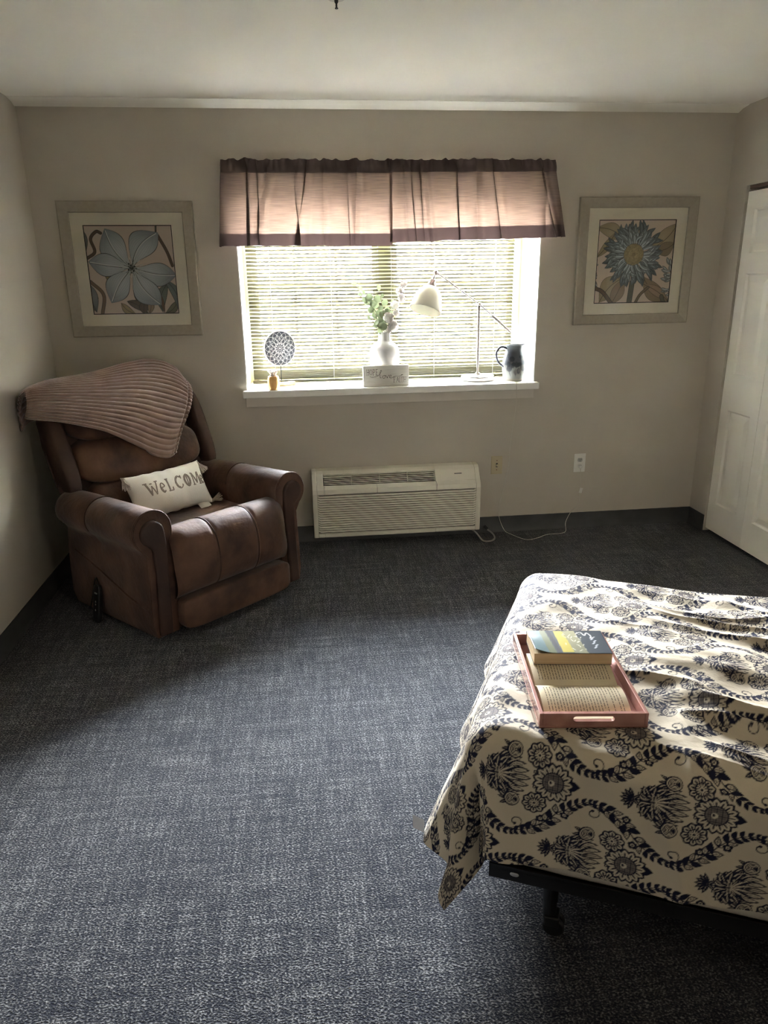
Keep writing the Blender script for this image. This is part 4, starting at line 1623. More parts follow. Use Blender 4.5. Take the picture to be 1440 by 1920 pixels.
lift = 0.014 * np.clip((-gu - 0.35) / 0.65, 0, 1) ** 2 * np.clip((-gv + 0.6) / 1.6, 0, 1)
Pb = np.stack([gu * bx_ * (1 - 0.02 * (lift > .002)), gv * by_, bz_ + lift + 0 * gu], -1)
co = grid_obj('front_cover', Pb, attr_mat('book_cover_print', 0.28, 0.5), cb)
set_art(co.data, cvb.sample(gu, gv))
sd = co.modifiers.new('thickness', 'SOLIDIFY')
sd.thickness = 0.0006
MB().box((-bx_, -by_, 0), (bx_, by_, 0.001)).box((-bx_, by_ - 0.001, 0), (bx_, by_, bz_)).build('back_cover', pmat('slate_cover', (0.05, 0.06, 0.07), rough=0.35), cb, smooth=False)
# ------------------------------------------------------------------ packaged air conditioner under the window
M_PTAC = pmat('ivory_plastic', (0.76, 0.725, 0.615), (0.78, 0.745, 0.635), 5, rough=0.5)
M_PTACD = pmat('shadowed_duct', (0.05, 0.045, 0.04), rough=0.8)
ac = thing('air_conditioner', 'ivory through-wall air conditioner low under the window', 'air conditioner', (0.545, D, 0.0))
ax0, ax1 = -0.512, 0.512
full = [(0, 0.062), (0.135, 0.066), (0.142, 0.075), (0.146, 0.345), (0.140, 0.368), (0.075, 0.452), (0.055, 0.466), (0.0, 0.470)]


def acp(poly, x0, x1, mb):
    mb.prism(poly, lambda a, b, d: (d, -a, b), x0, x1)


gl, gr = ax0 + 0.068, ax1 - 0.275
gq = lambda z: 0.140 - (z - 0.368) / (0.452 - 0.368) * 0.065       # depth of the slanted face at height z
notch = [(0, 0.062), (0.135, 0.066), (0.142, 0.075), (0.146, 0.345), (0.140, 0.368), (gq(0.392), 0.392), (gq(0.392) - 0.035, 0.365), (0.030, 0.415), (gq(0.446) - 0.004, 0.446), (0.075, 0.452), (0.055, 0.466), (0.0, 0.470)]
m = MB()
cut = lambda p: [p[0], p[1], (0.141, 0.074), (0.1425, 0.095), (0.126, 0.096), (0.126, 0.338), (0.1455, 0.339), (0.146, 0.345)] + p[4:]
acp(full, ax0, ax0 + 0.028, m)
acp(cut(full), ax0 + 0.028, gl, m)
acp(cut(notch), gl, gr, m)
acp(cut(full), gr, ax1 - 0.028, m)
acp(full, ax1 - 0.028, ax1, m)
body = m.build('cabinet', M_PTAC, ac, smooth=False, bevel=0.003)
m = MB()
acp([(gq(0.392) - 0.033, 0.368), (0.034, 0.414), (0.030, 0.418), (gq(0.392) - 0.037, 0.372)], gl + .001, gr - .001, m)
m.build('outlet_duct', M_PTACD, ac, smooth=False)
for k in range(6):       # outlet vanes
    z = 0.396 + k * 0.0092
    y = gq(z) - 0.002
    m = MB()
    acp([(y, z), (y - 0.002, z + 0.0032), (y - 0.020, z - 0.006), (y - 0.018, z - 0.009)], gl + 0.004, gr - 0.004, m)
    m.build('vane', M_PTAC, ac, smooth=False)
for k in (1, 2, 3):
    x = gl + (gr - gl) * k / 4
    m = MB()
    acp([(gq(.394) - .002, .394), (gq(.446) - .002, .446), (gq(.446) - .02, .44), (gq(.394) - .02, .385)], x - .0012, x + .0012, m)
    m.build('vane_rib', M_PTAC, ac, smooth=False)
# intake louvres in their recess
for k in range(16):
    z = 0.1045 + k * 0.0146
    yf = 0.1420 + (z - 0.075) * 0.0146
    V = []
    for x, o in ((ax0 + 0.0285, 0.0), (ax0 + 0.042, 1.0), (ax1 - 0.042, 1.0), (ax1 - 0.0285, 0.0)):
        up = 0.006 * (1 - o)
        V += [(x, -yf + 0.009, z + 0.0085 + up), (x, -yf + 0.0005, z + 0.0055 + up), (x, -yf - 0.0015, z - 0.0005 + up), (x, -yf + 0.010, z - 0.0010 + up)]
    F = [(4 * r + c, 4 * r + 4 + c, 4 * r + 4 + (c + 1) % 4, 4 * r + (c + 1) % 4) for r in range(3) for c in range(4)]
    MB().add(V, F).build('louvre', M_PTAC, ac, smooth=False)
m = MB()
acp([(0.122, 0.096), (0.130, 0.096), (0.133, 0.338), (0.122, 0.338)], ax0 + 0.028, ax1 - 0.028, m)
m.build('grille_back', pmat('shade_toned_grille_back', (0.16, 0.15, 0.13), rough=0.9), ac, smooth=False)  # shade between the louvres put into the back's mid-dark colour
# control door on the right, and front seams
m = MB()
dx0, dx1 = ax1 - 0.245, ax1 - 0.030
acp([(gq(.388) + .0005, .388), (gq(.388) + .003, .390), (gq(.448) + .003, .448), (gq(.448), .449)], dx0, dx1, m)
cd = m.build('control_door', M_PTAC, ac, smooth=False, bevel=0.001)
m = MB()
acp([(gq(.423) + .0028, .4225), (gq(.423) + .0042, .4235), (gq(.427) + .0042, .4275), (gq(.427) + .0028, .4285)], (dx0 + dx1) / 2 - .02, (dx0 + dx1) / 2 + .026, m)
m.build('emblem', pmat('grey_emblem', (0.16, 0.15, 0.13), rough=0.5), cd, smooth=False)
for x in (gl + 0.006, (gl + gr) / 2 - 0.02, gr + 0.004):
    m = MB()
    acp([(0.1462, 0.338), (0.1470, 0.342), (0.1410, 0.369), (gq(.388) + .0006, .388), (gq(.388) - .001, .388), (0.139, 0.366)], x - 0.0007, x + 0.0007, m)
    m.build('seam', M_PTACD, ac, smooth=False)
pc_ = spline([(0.46, -0.07, 0.062), (0.50, -0.10, 0.035), (0.525, -0.180, 0.010), (0.57, -0.190, 0.008), (0.605, -0.155, 0.009), (0.615, -0.10, 0.012), (0.605, -0.055, 0.02), (0.585, -0.03, 0.03)], 50)
lab(MB().tube(pc_, 0.0055, 8).build('power_cord', pmat('grey_cord', (0.30, 0.29, 0.27), rough=0.6), ac), 'thick grey power cord looped on the carpet')
MB().tube([(0.592, -0.036, 0.030), (0.575, -0.018, 0.045)], [0.010, 0.011], 8).build('plug', M_BLACK, ac)

# ------------------------------------------------------------------ wall plates
M_ALM = pmat('almond_plastic', (0.50, 0.43, 0.27), rough=0.45)
M_WHP = pmat('white_plastic', (0.74, 0.73, 0.69), rough=0.4)
sw = thing('light_switch', 'almond toggle switch plate beside the air conditioner', 'switch', (1.190, D, 0.442))
MB().box((-0.036, -0.006, -0.058), (0.036, 0, 0.058)).build('plate', M_ALM, sw, smooth=False, bevel=0.003)
MB().box((-0.006, -0.0075, -0.013), (0.006, -0.005, 0.013)).build('toggle_frame', M_PTACD, sw, smooth=False)
MB().box((-0.0042, -0.017, -0.004), (0.0042, -0.006, 0.006), R=Euler((0.5, 0, 0)).to_matrix(), c=(0, -0.008, 0)).build('toggle', M_ALM, sw, smooth=False, bevel=0.001)
for z in (-0.030, 0.030):
    MB().lathe([(0.0035, 0), (0.0035, 0.0012)], n=12).build('screw', M_STITCH, sw, loc=(0, -0.006, z), rot=(math.pi / 2, 0, 0))
ou = thing('wall_outlet', 'white double outlet plate with a cord plugged into it', 'outlet', (1.729, D, 0.433))
MB().box((-0.0375, -0.006, -0.060), (0.0375, 0, 0.060)).build('plate', M_WHP, ou, smooth=False, bevel=0.003)
for z in (0.020, -0.020):
    a = np.linspace(0, 2 * np.pi, 24, endpoint=False)
    r = MB().prism([(0.0165 * math.cos(q), z + max(-0.012, min(0.012, 0.0165 * math.sin(q)))) for q in a], lambda p, q_, d: (p, d, q_), -0.0085, -0.004).build('receptacle', pmat('grey_receptacle', (0.42, 0.42, 0.40), rough=0.5) if z > 0 else M_WHP, ou, smooth=False)
    for x in (-0.006, 0.006):
        MB().box((x - 0.0012, -0.0088, z - 0.001), (x + 0.0012, -0.0080, z + 0.008)).build('slot', M_PTACD, r, smooth=False)
    MB().lathe([(0.0026, 0), (0.0026, 0.0006)], n=10).build('slot', M_PTACD, r, loc=(0, -0.0083, z - 0.007), rot=(math.pi / 2, 0, 0))

# ------------------------------------------------------------------ framed prints
M_PFRAME = pmat('champagne_silver_frame', (0.33, 0.295, 0.235), (0.36, 0.322, 0.26), 60, rough=0.45, metal=0.30, bump=0.02, bscale=200, stretch=(1, 1, 1))
M_MATB = pmat('cream_mat_board', (0.80, 0.75, 0.61), (0.82, 0.77, 0.63), 60, rough=0.95, spec=0.1)
M_PRINT = attr_mat('flower_print', 0.8, 0.15)
M_BLK = pmat('black_bevel', (0.015, 0.013, 0.012), rough=0.7)
M_PGLASS = glass_mat('picture_glass')


def picture(name, label, x, z, w, h, cv, rz):
    t = thing(name, label, 'picture', (x, D, z), 0, 'framed flower prints on the window wall')
    t.rotation_euler = (0, rz, 0)
    fw, b = 0.058, 0.122
    W2, H2 = w / 2, h / 2
    # four mitred mouldings, each sloping in to the sight edge
    prof = [(0, 0.0), (0, 0.026), (0.006, 0.030), (fw - 0.004, 0.024), (fw, 0.020), (fw, 0.0)]
    cs = [(-W2, -H2), (W2, -H2), (W2, H2), (-W2, H2)]
    for k in range(4):
        (xa, za), (xb, zb) = cs[k], cs[(k + 1) % 4]
        V = []
        for (cx_, cz_) in ((xa, za), (xb, zb)):
            for i_, y in prof:
                V.append((cx_ - math.copysign(i_, cx_), -y, cz_ - math.copysign(i_, cz_)))
        n = len(prof)
        F = [(i, (i + 1) % n, n + (i + 1) % n, n + i) for i in range(n)] + [tuple(range(n))[::-1], tuple(range(n, 2 * n))]
        MB().add(V, F).build('frame_rail', M_PFRAME, t, smooth=False)
    a, c = W2 - fw + 0.002, H2 - fw + 0.002
    pw, ph = 0.230 * w / 0.70, 0.230 * h / 0.70
    m = MB()
    m.box((-a, -0.014, -c), (-pw, -0.004, c)).box((pw, -0.014, -c), (a, -0.004, c)).box((-pw, -0.014, -c), (pw, -0.004, -ph)).box((-pw, -0.014, ph), (pw, -0.004, c))
    m.build('mat_board', M_MATB, t, smooth=False)
    e = 0.0042
    m = MB()
    m.box((-pw, -0.0132, -ph), (-pw + e, -0.006, ph)).box((pw - e, -0.0132, -ph), (pw, -0.006, ph)).box((-pw, -0.0132, -ph), (pw, -0.006, -ph + e)).box((-pw, -0.0132, ph - e), (pw, -0.006, ph))
    m.build('inner_mat', M_BLK, t, smooth=False)
    g = np.linspace(-1, 1, 230)
    GX, GZ = np.meshgrid(g, g, indexing='ij')
    o = grid_obj('print', np.stack([GX * pw, 0 * GX - 0.010, GZ * ph], -1), M_PRINT, t)
    set_art(o.data, np.minimum(cv.sample(GX, GZ) * 1.22, 0.85))
    MB().box((-a, -0.0175, -c), (a, -0.016, c)).build('glass', M_PGLASS, t, smooth=False)
    return t


BG = (0.50, 0.41, 0.335)


def shade(c_in, c_out, p0, p1, power=1.0):
    p0, p1 = np.array(p0), np.array(p1)
    ax = p1 - p0
    L2 = ax @ ax

    def f(X, Y):
        q = np.clip(((X - p0[0]) * ax[0] + (Y - p0[1]) * ax[1]) / L2, 0, 1)
        off = np.abs((X - p0[0]) * -ax[1] + (Y - p0[1]) * ax[0]) / L2
        k = np.clip(0.25 + 0.75 * np.sin(np.pi * q ** 0.8) - 0.9 * off, 0, 1) ** power
        return np.array(c_out) * (1 - k[..., None]) + np.array(c_in) * k[..., None]
    return f


def art_clematis():
    cv = Canvas(560, 560, (-1, 1, -1, 1), BG)
    INK = (0.022, 0.026, 0.028)
    BRN, GRN = (0.085, 0.06, 0.042), (0.06, 0.065, 0.045)

    def lf(b, t, w, bend, c0, c1):
        p, mid = leafpts(b, t, w + .012, bend, 22, .45)
        cv.poly(p, INK)
        p, mid = leafpts(b, t, w, bend, 22, .45)
        cv.poly(p, shade(c0, c1, b, t))
        cv.stroke(mid, .010, INK)
    st = lambda pts, w, c: (cv.stroke(spline(pts, 40), w + .022, INK), cv.stroke(spline(pts, 40), w, c))
    # stems and leaves behind the flower
    st([(-.98, .28), (-.80, .42), (-.86, .70), (-.72, .86), (-.62, .83)], .05, BRN)
    st([(.66, .78), (.84, .42), (.94, .10)], .05, BRN)
    st([(.64, .98), (.62, .72)], .02, GRN)
    lf((-1.0, .88), (-.98, .45), .07, -.02, (.12, .13, .12), (.04, .04, .04))
    st([(-.62, -.05), (-.52, -.3)], .07, (.20, .17, .09))
    lf((-1.02, -.30), (-.92, -.95), .16, -.05, (.20, .22, .22), (.05, .05, .045))
    st([(-.98, -.25), (-.72, -.55), (-.80, -1.0)], .06, (.16, .11, .075))
    st([(.02, -.30), (.02, -.62), (.26, -1.0)], .035, BRN)
    lf((-.20, -.70), (.24, -.98), .09, .05, (.10, .085, .06), (.04, .035, .025))
    lf((-.34, -.74), (-.02, -1.0), .08, -.05, (.30, .24, .13), (.14, .11, .06))
    lf((.16, -1.0), (.20, -.66), .10, .0, (.09, .075, .055), (.035, .03, .025))
    lf((.30, -1.0), (.34, -.60), .07, -.03, (.24, .17, .11), (.09, .07, .05))
    lf((.78, -.30), (.62, -.98), .12, -.10, (.13, .15, .13), (.04, .045, .04))
    lf((.98, -.70), (.66, -1.0), .08, .06, (.16, .15, .10), (.05, .05, .035))
    lf((.72, -.20), (1.0, -.98), .10, .12, (.16, .19, .19), (.04, .045, .045))
    lf((.60, -.55), (.66, -1.0), .03, .0, (.15, .08, .05), (.08, .05, .03))
    # petals
    c = (0.0, 0.06)
    LT, DK = (0.42, 0.455, 0.46), (0.055, 0.072, 0.085)
    for tip, w, bend in (((-.52, .93), .30, .10), ((.68, .84), .30, .14), ((-.98, .20), .25, .02), ((1.02, -.12), .26, -.06), ((-.56, -.74), .27, -.06), ((.60, -.80), .28, -.10)):
        p, mid = leafpts(c, tip, w + .014, bend, 40, .60)
        cv.poly(p, INK)
        p, mid = leafpts(c, tip, w, bend, 40, .60)
        cv.poly(p, shade(LT, DK, c, tip, 0.9))
        ax = np.array(tip) - np.array(c)
        n = np.array([-ax[1], ax[0]])
        for k in range(-5, 6):
            if k:
                q = mid[6:34] + n * (k * .045) * np.sin(np.linspace(.5, 2.9, 28))[:, None]
                cv.stroke(q, .006, DK, .35)
        cv.stroke(mid[4:-2] + n * .012, .014, INK)
        cv.stroke(mid[4:-2], np.linspace(.008, .018, len(mid) - 6), (.60, .62, .58))
    # throat and stamens
    for k in range(26):
        a = k * 2 * math.pi / 26
        r = .24 + .03 * math.sin(k * 2.3)
        cv.stroke([(c[0] + .05 * math.cos(a), c[1] + .05 * math.sin(a)), (c[0] + r * math.cos(a), c[1] + r * math.sin(a))], .018, (.42, .45, .44), .75)
    for k in range(12):
        a = k * 2 * math.pi / 12 + .2
        cv.stroke([(c[0], c[1]), (c[0] + .18 * math.cos(a), c[1] + .18 * math.sin(a))], .010, INK)
    for k in range(16):
        a, r = k * 2.4, .02 + .006 * k
        cv.disc(c[0] + r * math.cos(a), c[1] + r * math.sin(a), .022, (.09, .10, .09) if k % 2 else INK)
    cv.soften(1)
    return cv


def art_aster():
    cv = Canvas(560, 560, (-1, 1, -1, 1), (0.56, 0.47, 0.385))
    INK = (0.025, 0.030, 0.034)
    rg = np.random.default_rng(4)
    TAN, TAND = (.38, .315, .20), (.20, .16, .10)

    def lf(b, t, w, bend, c0=TAN, c1=TAND):
        p, mid = leafpts(b, t, w + .010, bend, 24, .5)
        cv.poly(p, (.07, .055, .04))
        p, mid = leafpts(b, t, w, bend, 24, .5)
        cv.poly(p, shade(c0, c1, b, t))
        cv.stroke(mid, .014, (.09, .07, .045))
    lf((-.30, .50), (-1.06, .82), .17, -.10)
    lf((-.55, .72), (-1.02, .10), .09, .04, (.30, .26, .16))
    lf((.40, .30), (1.06, .92), .22, -.08)
    lf((.50, .25), (1.02, .45), .16, -.06, (.22, .18, .12))
    lf((-.20, -.35), (-.86, -.98), .24, -.10, (.36, .30, .19))
    lf((-.25, -.40), (-.55, -1.05), .16, .02, (.28, .21, .14))
    lf((.25, -.35), (1.02, -.98), .20, -.10, (.26, .20, .13))
    lf((.30, -.55), (.98, -.96), .11, .04, (.33, .24, .17))
    for pts, w, c in (([(-.02, -.5), (-.06, -1.02)], .115, (.12, .12, .10)), ([(.42, -.62), (.22, -.80), (.10, -1.02)], .05, (.18, .14, .09)), ([(-1.0, -.62), (-.78, -.72), (-.52, -1.02)], .075, (.14, .10, .07)), ([(.86, -1.0), (.80, -.85)], .08, (.13, .12, .09))):
        cv.stroke(spline(pts, 30), w + .024, INK)
        cv.stroke(spline(pts, 30), w, c)

    def ray(c, a, r0, r1, w, lt, bend=0.0):
        d = np.array([math.cos(a), math.sin(a)])
        b, t = np.array(c) + d * r0, np.array(c) + d * r1
        p, mid = leafpts(b, t, w + .010, bend, 18, .70)
        cv.poly(p, INK)
        p, mid = leafpts(b, t, w, bend, 18, .70)
        dk = tuple(x * .42 for x in lt)
        cv.poly(p, shade(lt, dk, b, t))
        n = np.array([-d[1], d[0]])
        cv.stroke(mid[3:-3] + n * w * .35, .008, tuple(x * .35 for x in lt))
        cv.stroke(mid[2:-3] - n * w * .2, .013, tuple(min(1, x * 1.75) for x in lt))

    for (cx, cy), rr in (((1.12, -.42), .42), ((-1.12, -.40), .24)):   # side blooms cut by the edge
        for k in range(30):
            a = rg.uniform(0, 2 * math.pi)
            ray((cx, cy + rg.uniform(-.25, .25)), a, .05, rr * rg.uniform(.6, 1.0), .035, (.30, .32, .31), .05)
    c = (-.04, .18)
    for lay, (n, r1, w, lt) in enumerate(((34, .80, .052, (.13, .16, .175)), (34, .74, .050, (.20, .24, .255)), (30, .64, .046, (.28, .33, .345)), (24, .52, .042, (.33, .385, .40)))):
        for k in range(n):
            a = 2 * math.pi * (k + .5 * (lay % 2)) / n + rg.normal(0, .05)
            ray(c, a, .16, r1 * rg.uniform(.86, 1.08), w, tuple(np.array(lt) * rg.uniform(.8, 1.15)), rg.normal(0, .06))
    cv.disc(c[0], c[1], .27, (.07, .08, .08), .7)
    for k in range(420):
        r = .245 * math.sqrt(k / 420)
        a = k * 2.39996
        v = rg.uniform(.7, 1.15) * (1 - .25 * (r / .245))
        cv.disc(c[0] + r * math.cos(a), c[1] + r * math.sin(a), .019, (.42 * v, .35 * v, .19 * v))
    cv.disc(c[0], c[1], .05, (.12, .10, .06), .5)
    cv.soften(1)
    return cv


picture('framed_print', 'framed print of one large six-petalled blue-grey flower above the recliner', -0.884, 1.626, 0.700, 0.698, art_clematis(), math.radians(0.3))
picture('framed_print', 'framed print of a many-rayed blue-grey aster on the wall beside the closet', 1.974, 1.634, 0.708, 0.702, art_aster(), 0.0)

# ------------------------------------------------------------------ things on the sill
M_GOLD = pmat('satin_gold', (0.62, 0.36, 0.13), (0.70, 0.43, 0.18), 40, rough=0.38, metal=0.85, bump=0.05, bscale=150)
M_CLEAR = pmat('milky_glass', (0.72, 0.64, 0.56), rough=0.15, spec=0.6)
j = thing('candle_jar', 'small gold jar with a milky glass blossom lid, foremost on the sill', 'jar', (-0.160, 4.268, SZ))
MB().lathe([(0.024, 0), (0.029, 0.003), (0.033, 0.02), (0.0345, 0.045), (0.033, 0.068), (0.029, 0.078), (0.020, 0.080)], n=28).build('jar', M_GOLD, j)
m = MB()
m.lathe([(0.020, 0.079), (0.017, 0.090), (0.013, 0.100), (0.003, 0.106)], n=16)
for k in range(8):
    a = k * math.pi / 4
    d = P3(math.cos(a), math.sin(a), 0)
    m.tube([P3(0, 0, .088) + d * .008, P3(0, 0, .104) + d * .020, P3(0, 0, .108) + d * .032], [.006, .0075, .002], 7)
m.build('blossom_lid', M_CLEAR, j)

# mandala disc on a stand
mz = math.radians(28)
md = thing('mandala_ornament', 'round dark disc with a white mandala on a slim rod above a gold bar', 'ornament', (-0.118, 4.425, SZ), mz)
MB().box((-0.085, -0.018, 0), (0.085, 0.018, 0.020)).build('base', M_GOLD, md, smooth=False, bevel=0.002)
MB().tube([(0, 0, 0.018), (0, 0, 0.125)], 0.0028, 8).build('rod', pmat('dark_rod', (0.03, 0.03, 0.03), rough=0.5, metal=0.6), md)
R = 0.103
cvm = Canvas(420, 420, (-1, 1, -1, 1), (0.055, 0.058, 0.070))
WH = (0.62, 0.60, 0.58)
for n, r0, r1, hw, ph in ((16, .62, .97, .14, 0), (16, .46, .80, .13, .5), (12, .30, .62, .13, 0), (12, .20, .42, .08, .5)):
    for k in range(n):
        a = 2 * math.pi * (k + ph) / n
        d = np.array([math.cos(a), math.sin(a)])
        nn = np.array([-d[1], d[0]])
        for sg in (1, -1):
            cvm.stroke(spline([d * r0 + nn * sg * hw * .55, d * (r0 * .5 + r1 * .5) + nn * sg * hw, d * r1], 14), .016, WH)
for k in range(12):
    a = 2 * math.pi * k / 12
    cvm.disc(.25 * math.cos(a), .25 * math.sin(a), .035, WH)
for r in (.30, .14):
    a = np.linspace(0, 2 * math.pi, 40)
    cvm.stroke(np.stack([r * np.cos(a), r * np.sin(a)], 1), .025, WH)
cvm.disc(0, 0, .06, WH)
cvm.soften(1)
rr, aa_ = np.meshgrid(np.linspace(0.001, 1, 70), np.linspace(0, 2 * np.pi, 220), indexing='ij')
zc = 0.222
for sg, y in ((1, -0.0045), (-1, 0.0045)):
    Pm = np.stack([rr * np.cos(aa_) * (R - 0.004), 0 * rr + y, zc + rr * np.sin(aa_) * (R - 0.004)], -1)
    o = grid_obj('disc_face', Pm, attr_mat('mandala_print', 0.7, 0.2), md)
    set_art(o.data, cvm.sample(rr * np.cos(aa_), rr * np.sin(aa_)))
a = np.linspace(0, 2 * np.pi, 65)[:-1]
sec = [(R - 0.006, -0.0042), (R, -0.0060), (R + 0.0015, 0), (R, 0.0060), (R - 0.006, 0.0042)]
G = np.array([[(r * math.cos(q), y, zc + r * math.sin(q)) for r, y in sec] for q in a])
MB().grid(G, cu=True).build('rim', pmat('pale_rim', (0.60, 0.55, 0.46), rough=0.5), md)

# block sign
M_BLOCK = pmat('whitewashed_wood', (0.70, 0.68, 0.62), (0.62, 0.60, 0.54), 14, rough=0.8, stretch=(1, 1, 9), bump=0.1, bscale=30)
M_SIGNINK = pmat('grey_sign_ink', (0.15, 0.14, 0.12), rough=0.9)
sg_ = thing('block_sign', 'white wooden block sign lettered HOPE love FAITH in front of the vase', 'sign', (0.500, 4.283, SZ), math.radians(2))
sw2, sh2 = 0.136, 0.1215
MB().box((-sw2, -0.017, 0), (sw2, 0.017, sh2)).build('block', M_BLOCK, sg_, smooth=False, bevel=0.0015)
GL = {'H': [[(.1, 0), (.1, 1)], [(.9, 0), (.9, 1)], [(.1, .5), (.9, .5)]], 'O': [[(.5, 0), (.12, .25), (.05, .5), (.12, .75), (.5, 1), (.88, .75), (.95, .5), (.88, .25), (.5, 0)]],
      'P': [[(.15, 0), (.15, 1)], [(.15, 1), (.7, .97), (.88, .75), (.7, .5), (.15, .46)]], 'E': [[(.15, 0), (.15, 1)], [(.15, 1), (.85, 1)], [(.15, .5), (.7, .5)], [(.15, 0), (.85, 0)]],
      'F': [[(.15, 0), (.15, 1)], [(.15, 1), (.85, 1)], [(.15, .5), (.7, .5)]], 'A': [[(.02, 0), (.5, 1), (.98, 0)], [(.2, .38), (.8, .38)]], 'I': [[(.5, 0), (.5, 1)]], 'T': [[(.5, 0), (.5, 1)], [(.02, 1), (.98, 1)]]}
onsign = lambda x, z: (x, -0.0175, z)


def word(txt, x, z, w, h, gap, nm, lw):
    for c in txt:
        m = MB()
        ww = w * (.35 if c == 'I' else 1)
        for st in GL[c]:
            q = spline(st, 36) if len(st) > 3 else np.vstack([np.linspace(p, r, 5) for p, r in zip(st[:-1], st[1:])])
            ribbon(m, q * np.array([ww, h]) + np.array([x, z]), lw, onsign)
            if len(st) == 2 and st[0][0] == st[1][0]:      # serifs
                for zz in (0, 1):
                    xx = st[0][0] * ww + x
                    ribbon(m, [(xx - .0042, z + zz * h), (xx, z + zz * h), (xx + .0042, z + zz * h)], lw * .7, onsign)
        m.build('letter', M_SIGNINK, sg_, smooth=False)
        x += ww + gap


word('HOPE', -0.116, 0.067, 0.0145, 0.034, 0.0035, 'hope', 0.0024)
word('FAITH', 0.044, 0.022, 0.0140, 0.030, 0.0035, 'faith', 0.0023)
m = MB()
lv = [[(-.098, .060), (-.085, .056), (-.062, .058), (-.045, .066), (-.030, .086), (-.028, .094), (-.034, .092), (-.038, .070), (-.036, .052), (-.028, .050)],
      [(-.014, .064), (-.022, .058), (-.018, .048), (-.008, .050), (-.006, .060), (-.012, .064), (-.002, .062)],
      [(-.002, .062), (.003, .058), (.006, .048), (.014, .064), (.018, .064)],
      [(.018, .052), (.028, .056), (.030, .064), (.023, .064), (.019, .054), (.026, .047), (.036, .050), (.052, .058), (.080, .058), (.100, .066), (.088, .064)]]
for st in lv:
    ribbon(m, spline(st, 60), 0.0026, onsign)
m.build('script_word', M_SIGNINK, sg_, smooth=False)

# vase with eucalyptus and cotton
M_VASE = trans_mat('white_ribbed_ceramic', (0.74, 0.73, 0.72), (0.5, 0.5, 0.5), 0.10, rough=0.35)
VX, VYY = 0.508, 4.396
vs_ = thing('vase', 'white ribbed bottle vase behind the block sign', 'vase', (VX, VYY, SZ))
pr = spline([(0.060, 0.0), (0.082, 0.012), (0.087, 0.05), (0.089, 0.12), (0.088, 0.18), (0.080, 0.215), (0.062, 0.236), (0.042, 0.250), (0.037, 0.268), (0.036, 0.292), (0.039, 0.305)], 110)
pr[:, 0] += 0.0011 * np.sin(pr[:, 1] / 0.0085 * 2 * np.pi) * (pr[:, 1] < 0.235) * (pr[:, 1] > .01)
prof = [tuple(p) for p in pr] + [(0.034, 0.305), (0.031, 0.29), (0.031, 0.25)]
MB().lathe(prof, n=48, cap=False).build('body', M_VASE, vs_, angle=0)
MB().lathe([(0.0, 0.0), (0.060, 0.0)], n=48, cap=False).build('base', M_VASE, vs_)
M_EUC = trans_mat('sage_leaf', (0.36, 0.42, 0.27), (0.055, 0.066, 0.036), 0.5, rough=0.6)
M_STEM = pmat('brown_stem', (0.14, 0.085, 0.05), rough=0.8)
M_COT = trans_mat('cotton_wool', (0.85, 0.83, 0.80), (0.80, 0.78, 0.74), 0.65, rough=1.0)
M_CALYX = pmat('brown_calyx', (0.20, 0.10, 0.06), (0.30, 0.17, 0.10), 60, rough=0.8)
eu = thing('eucalyptus_spray', 'pale green eucalyptus sprigs standing in the white vase', 'foliage', (VX, VYY, SZ + 0.10))
rg = np.random.default_rng(12)


def round_leaf(base, dirv, size, parent, tilt):
    d = np.asarray(dirv, float)
    d /= np.linalg.norm(d)
    side = np.cross(d, P3(math.sin(tilt), -math.cos(tilt), 0.25))
    side /= np.linalg.norm(side)
    up = np.cross(side, d)
    a = np.linspace(0, 2 * np.pi, 14, endpoint=False)
    V = [base + d * size * 0.5]
    for q in a:
        w = 0.46 * (1 - 0.12 * math.cos(q))
        V.append(base + d * size * (0.5 - 0.5 * math.cos(q)) + side * size * w * math.sin(q) + up * size * 0.10 * math.sin(q) ** 2)
    MB().add(V, [(0, 1 + k, 1 + (k + 1) % 14) for k in range(14)]).build('leaf', M_EUC, parent)


for tip, mid, nl in (((-0.165, -0.02, 0.470), (-0.05, 0, 0.30), 11), ((-0.110, 0.015, 0.420), (-0.03, 0.01, 0.28), 9), ((-0.030, -0.030, 0.440), (0.0, -0.01, 0.29), 9), ((-0.085, -0.045, 0.280), (-0.02, -0.02, 0.22), 5), ((0.045, 0.0, 0.360), (0.015, 0, 0.27), 7)):
    q = spline([(0, 0, 0), (mid[0] * .3, mid[1] * .3, .16), mid, tip], 40)
    q[:, 2] = q[:, 2]
    st = MB().tube(q, np.linspace(0.0022, 0.0010, 40), 6).build('stem', M_STEM, eu)
    for k in range(nl):
        f = 0.56 + 0.44 * k / (nl - 1)
        i = min(39, int(f * 39))
        tdir = q[min(39, i + 1)] - q[i - 1]
        tdir /= np.linalg.norm(tdir)
        sd_ = (1 if k % 2 else -1)
        dv_ = tdir * 0.5 + P3(sd_ * 0.8, rg.uniform(-.5, .3), rg.uniform(-.1, .4)) if k < nl - 1 else tdir
        round_leaf(q[i], dv_, rg.uniform(0.034, 0.052) * (1.0 if f < .9 else .8), st, rg.uniform(-.9, .9))
ct_ = thing('cotton_stem', 'brown stem of white cotton bolls leaning right in the white vase', 'dried flower', (VX, VYY, SZ + 0.10))
q = spline([(0.0, 0.01, 0.0), (0.020, 0.0, 0.17), (0.055, -0.01, 0.30), (0.118, -0.02, 0.488)], 60)
MB().tube(q, np.linspace(0.003, 0.0015, 60), 7).build('stem', M_STEM, ct_)
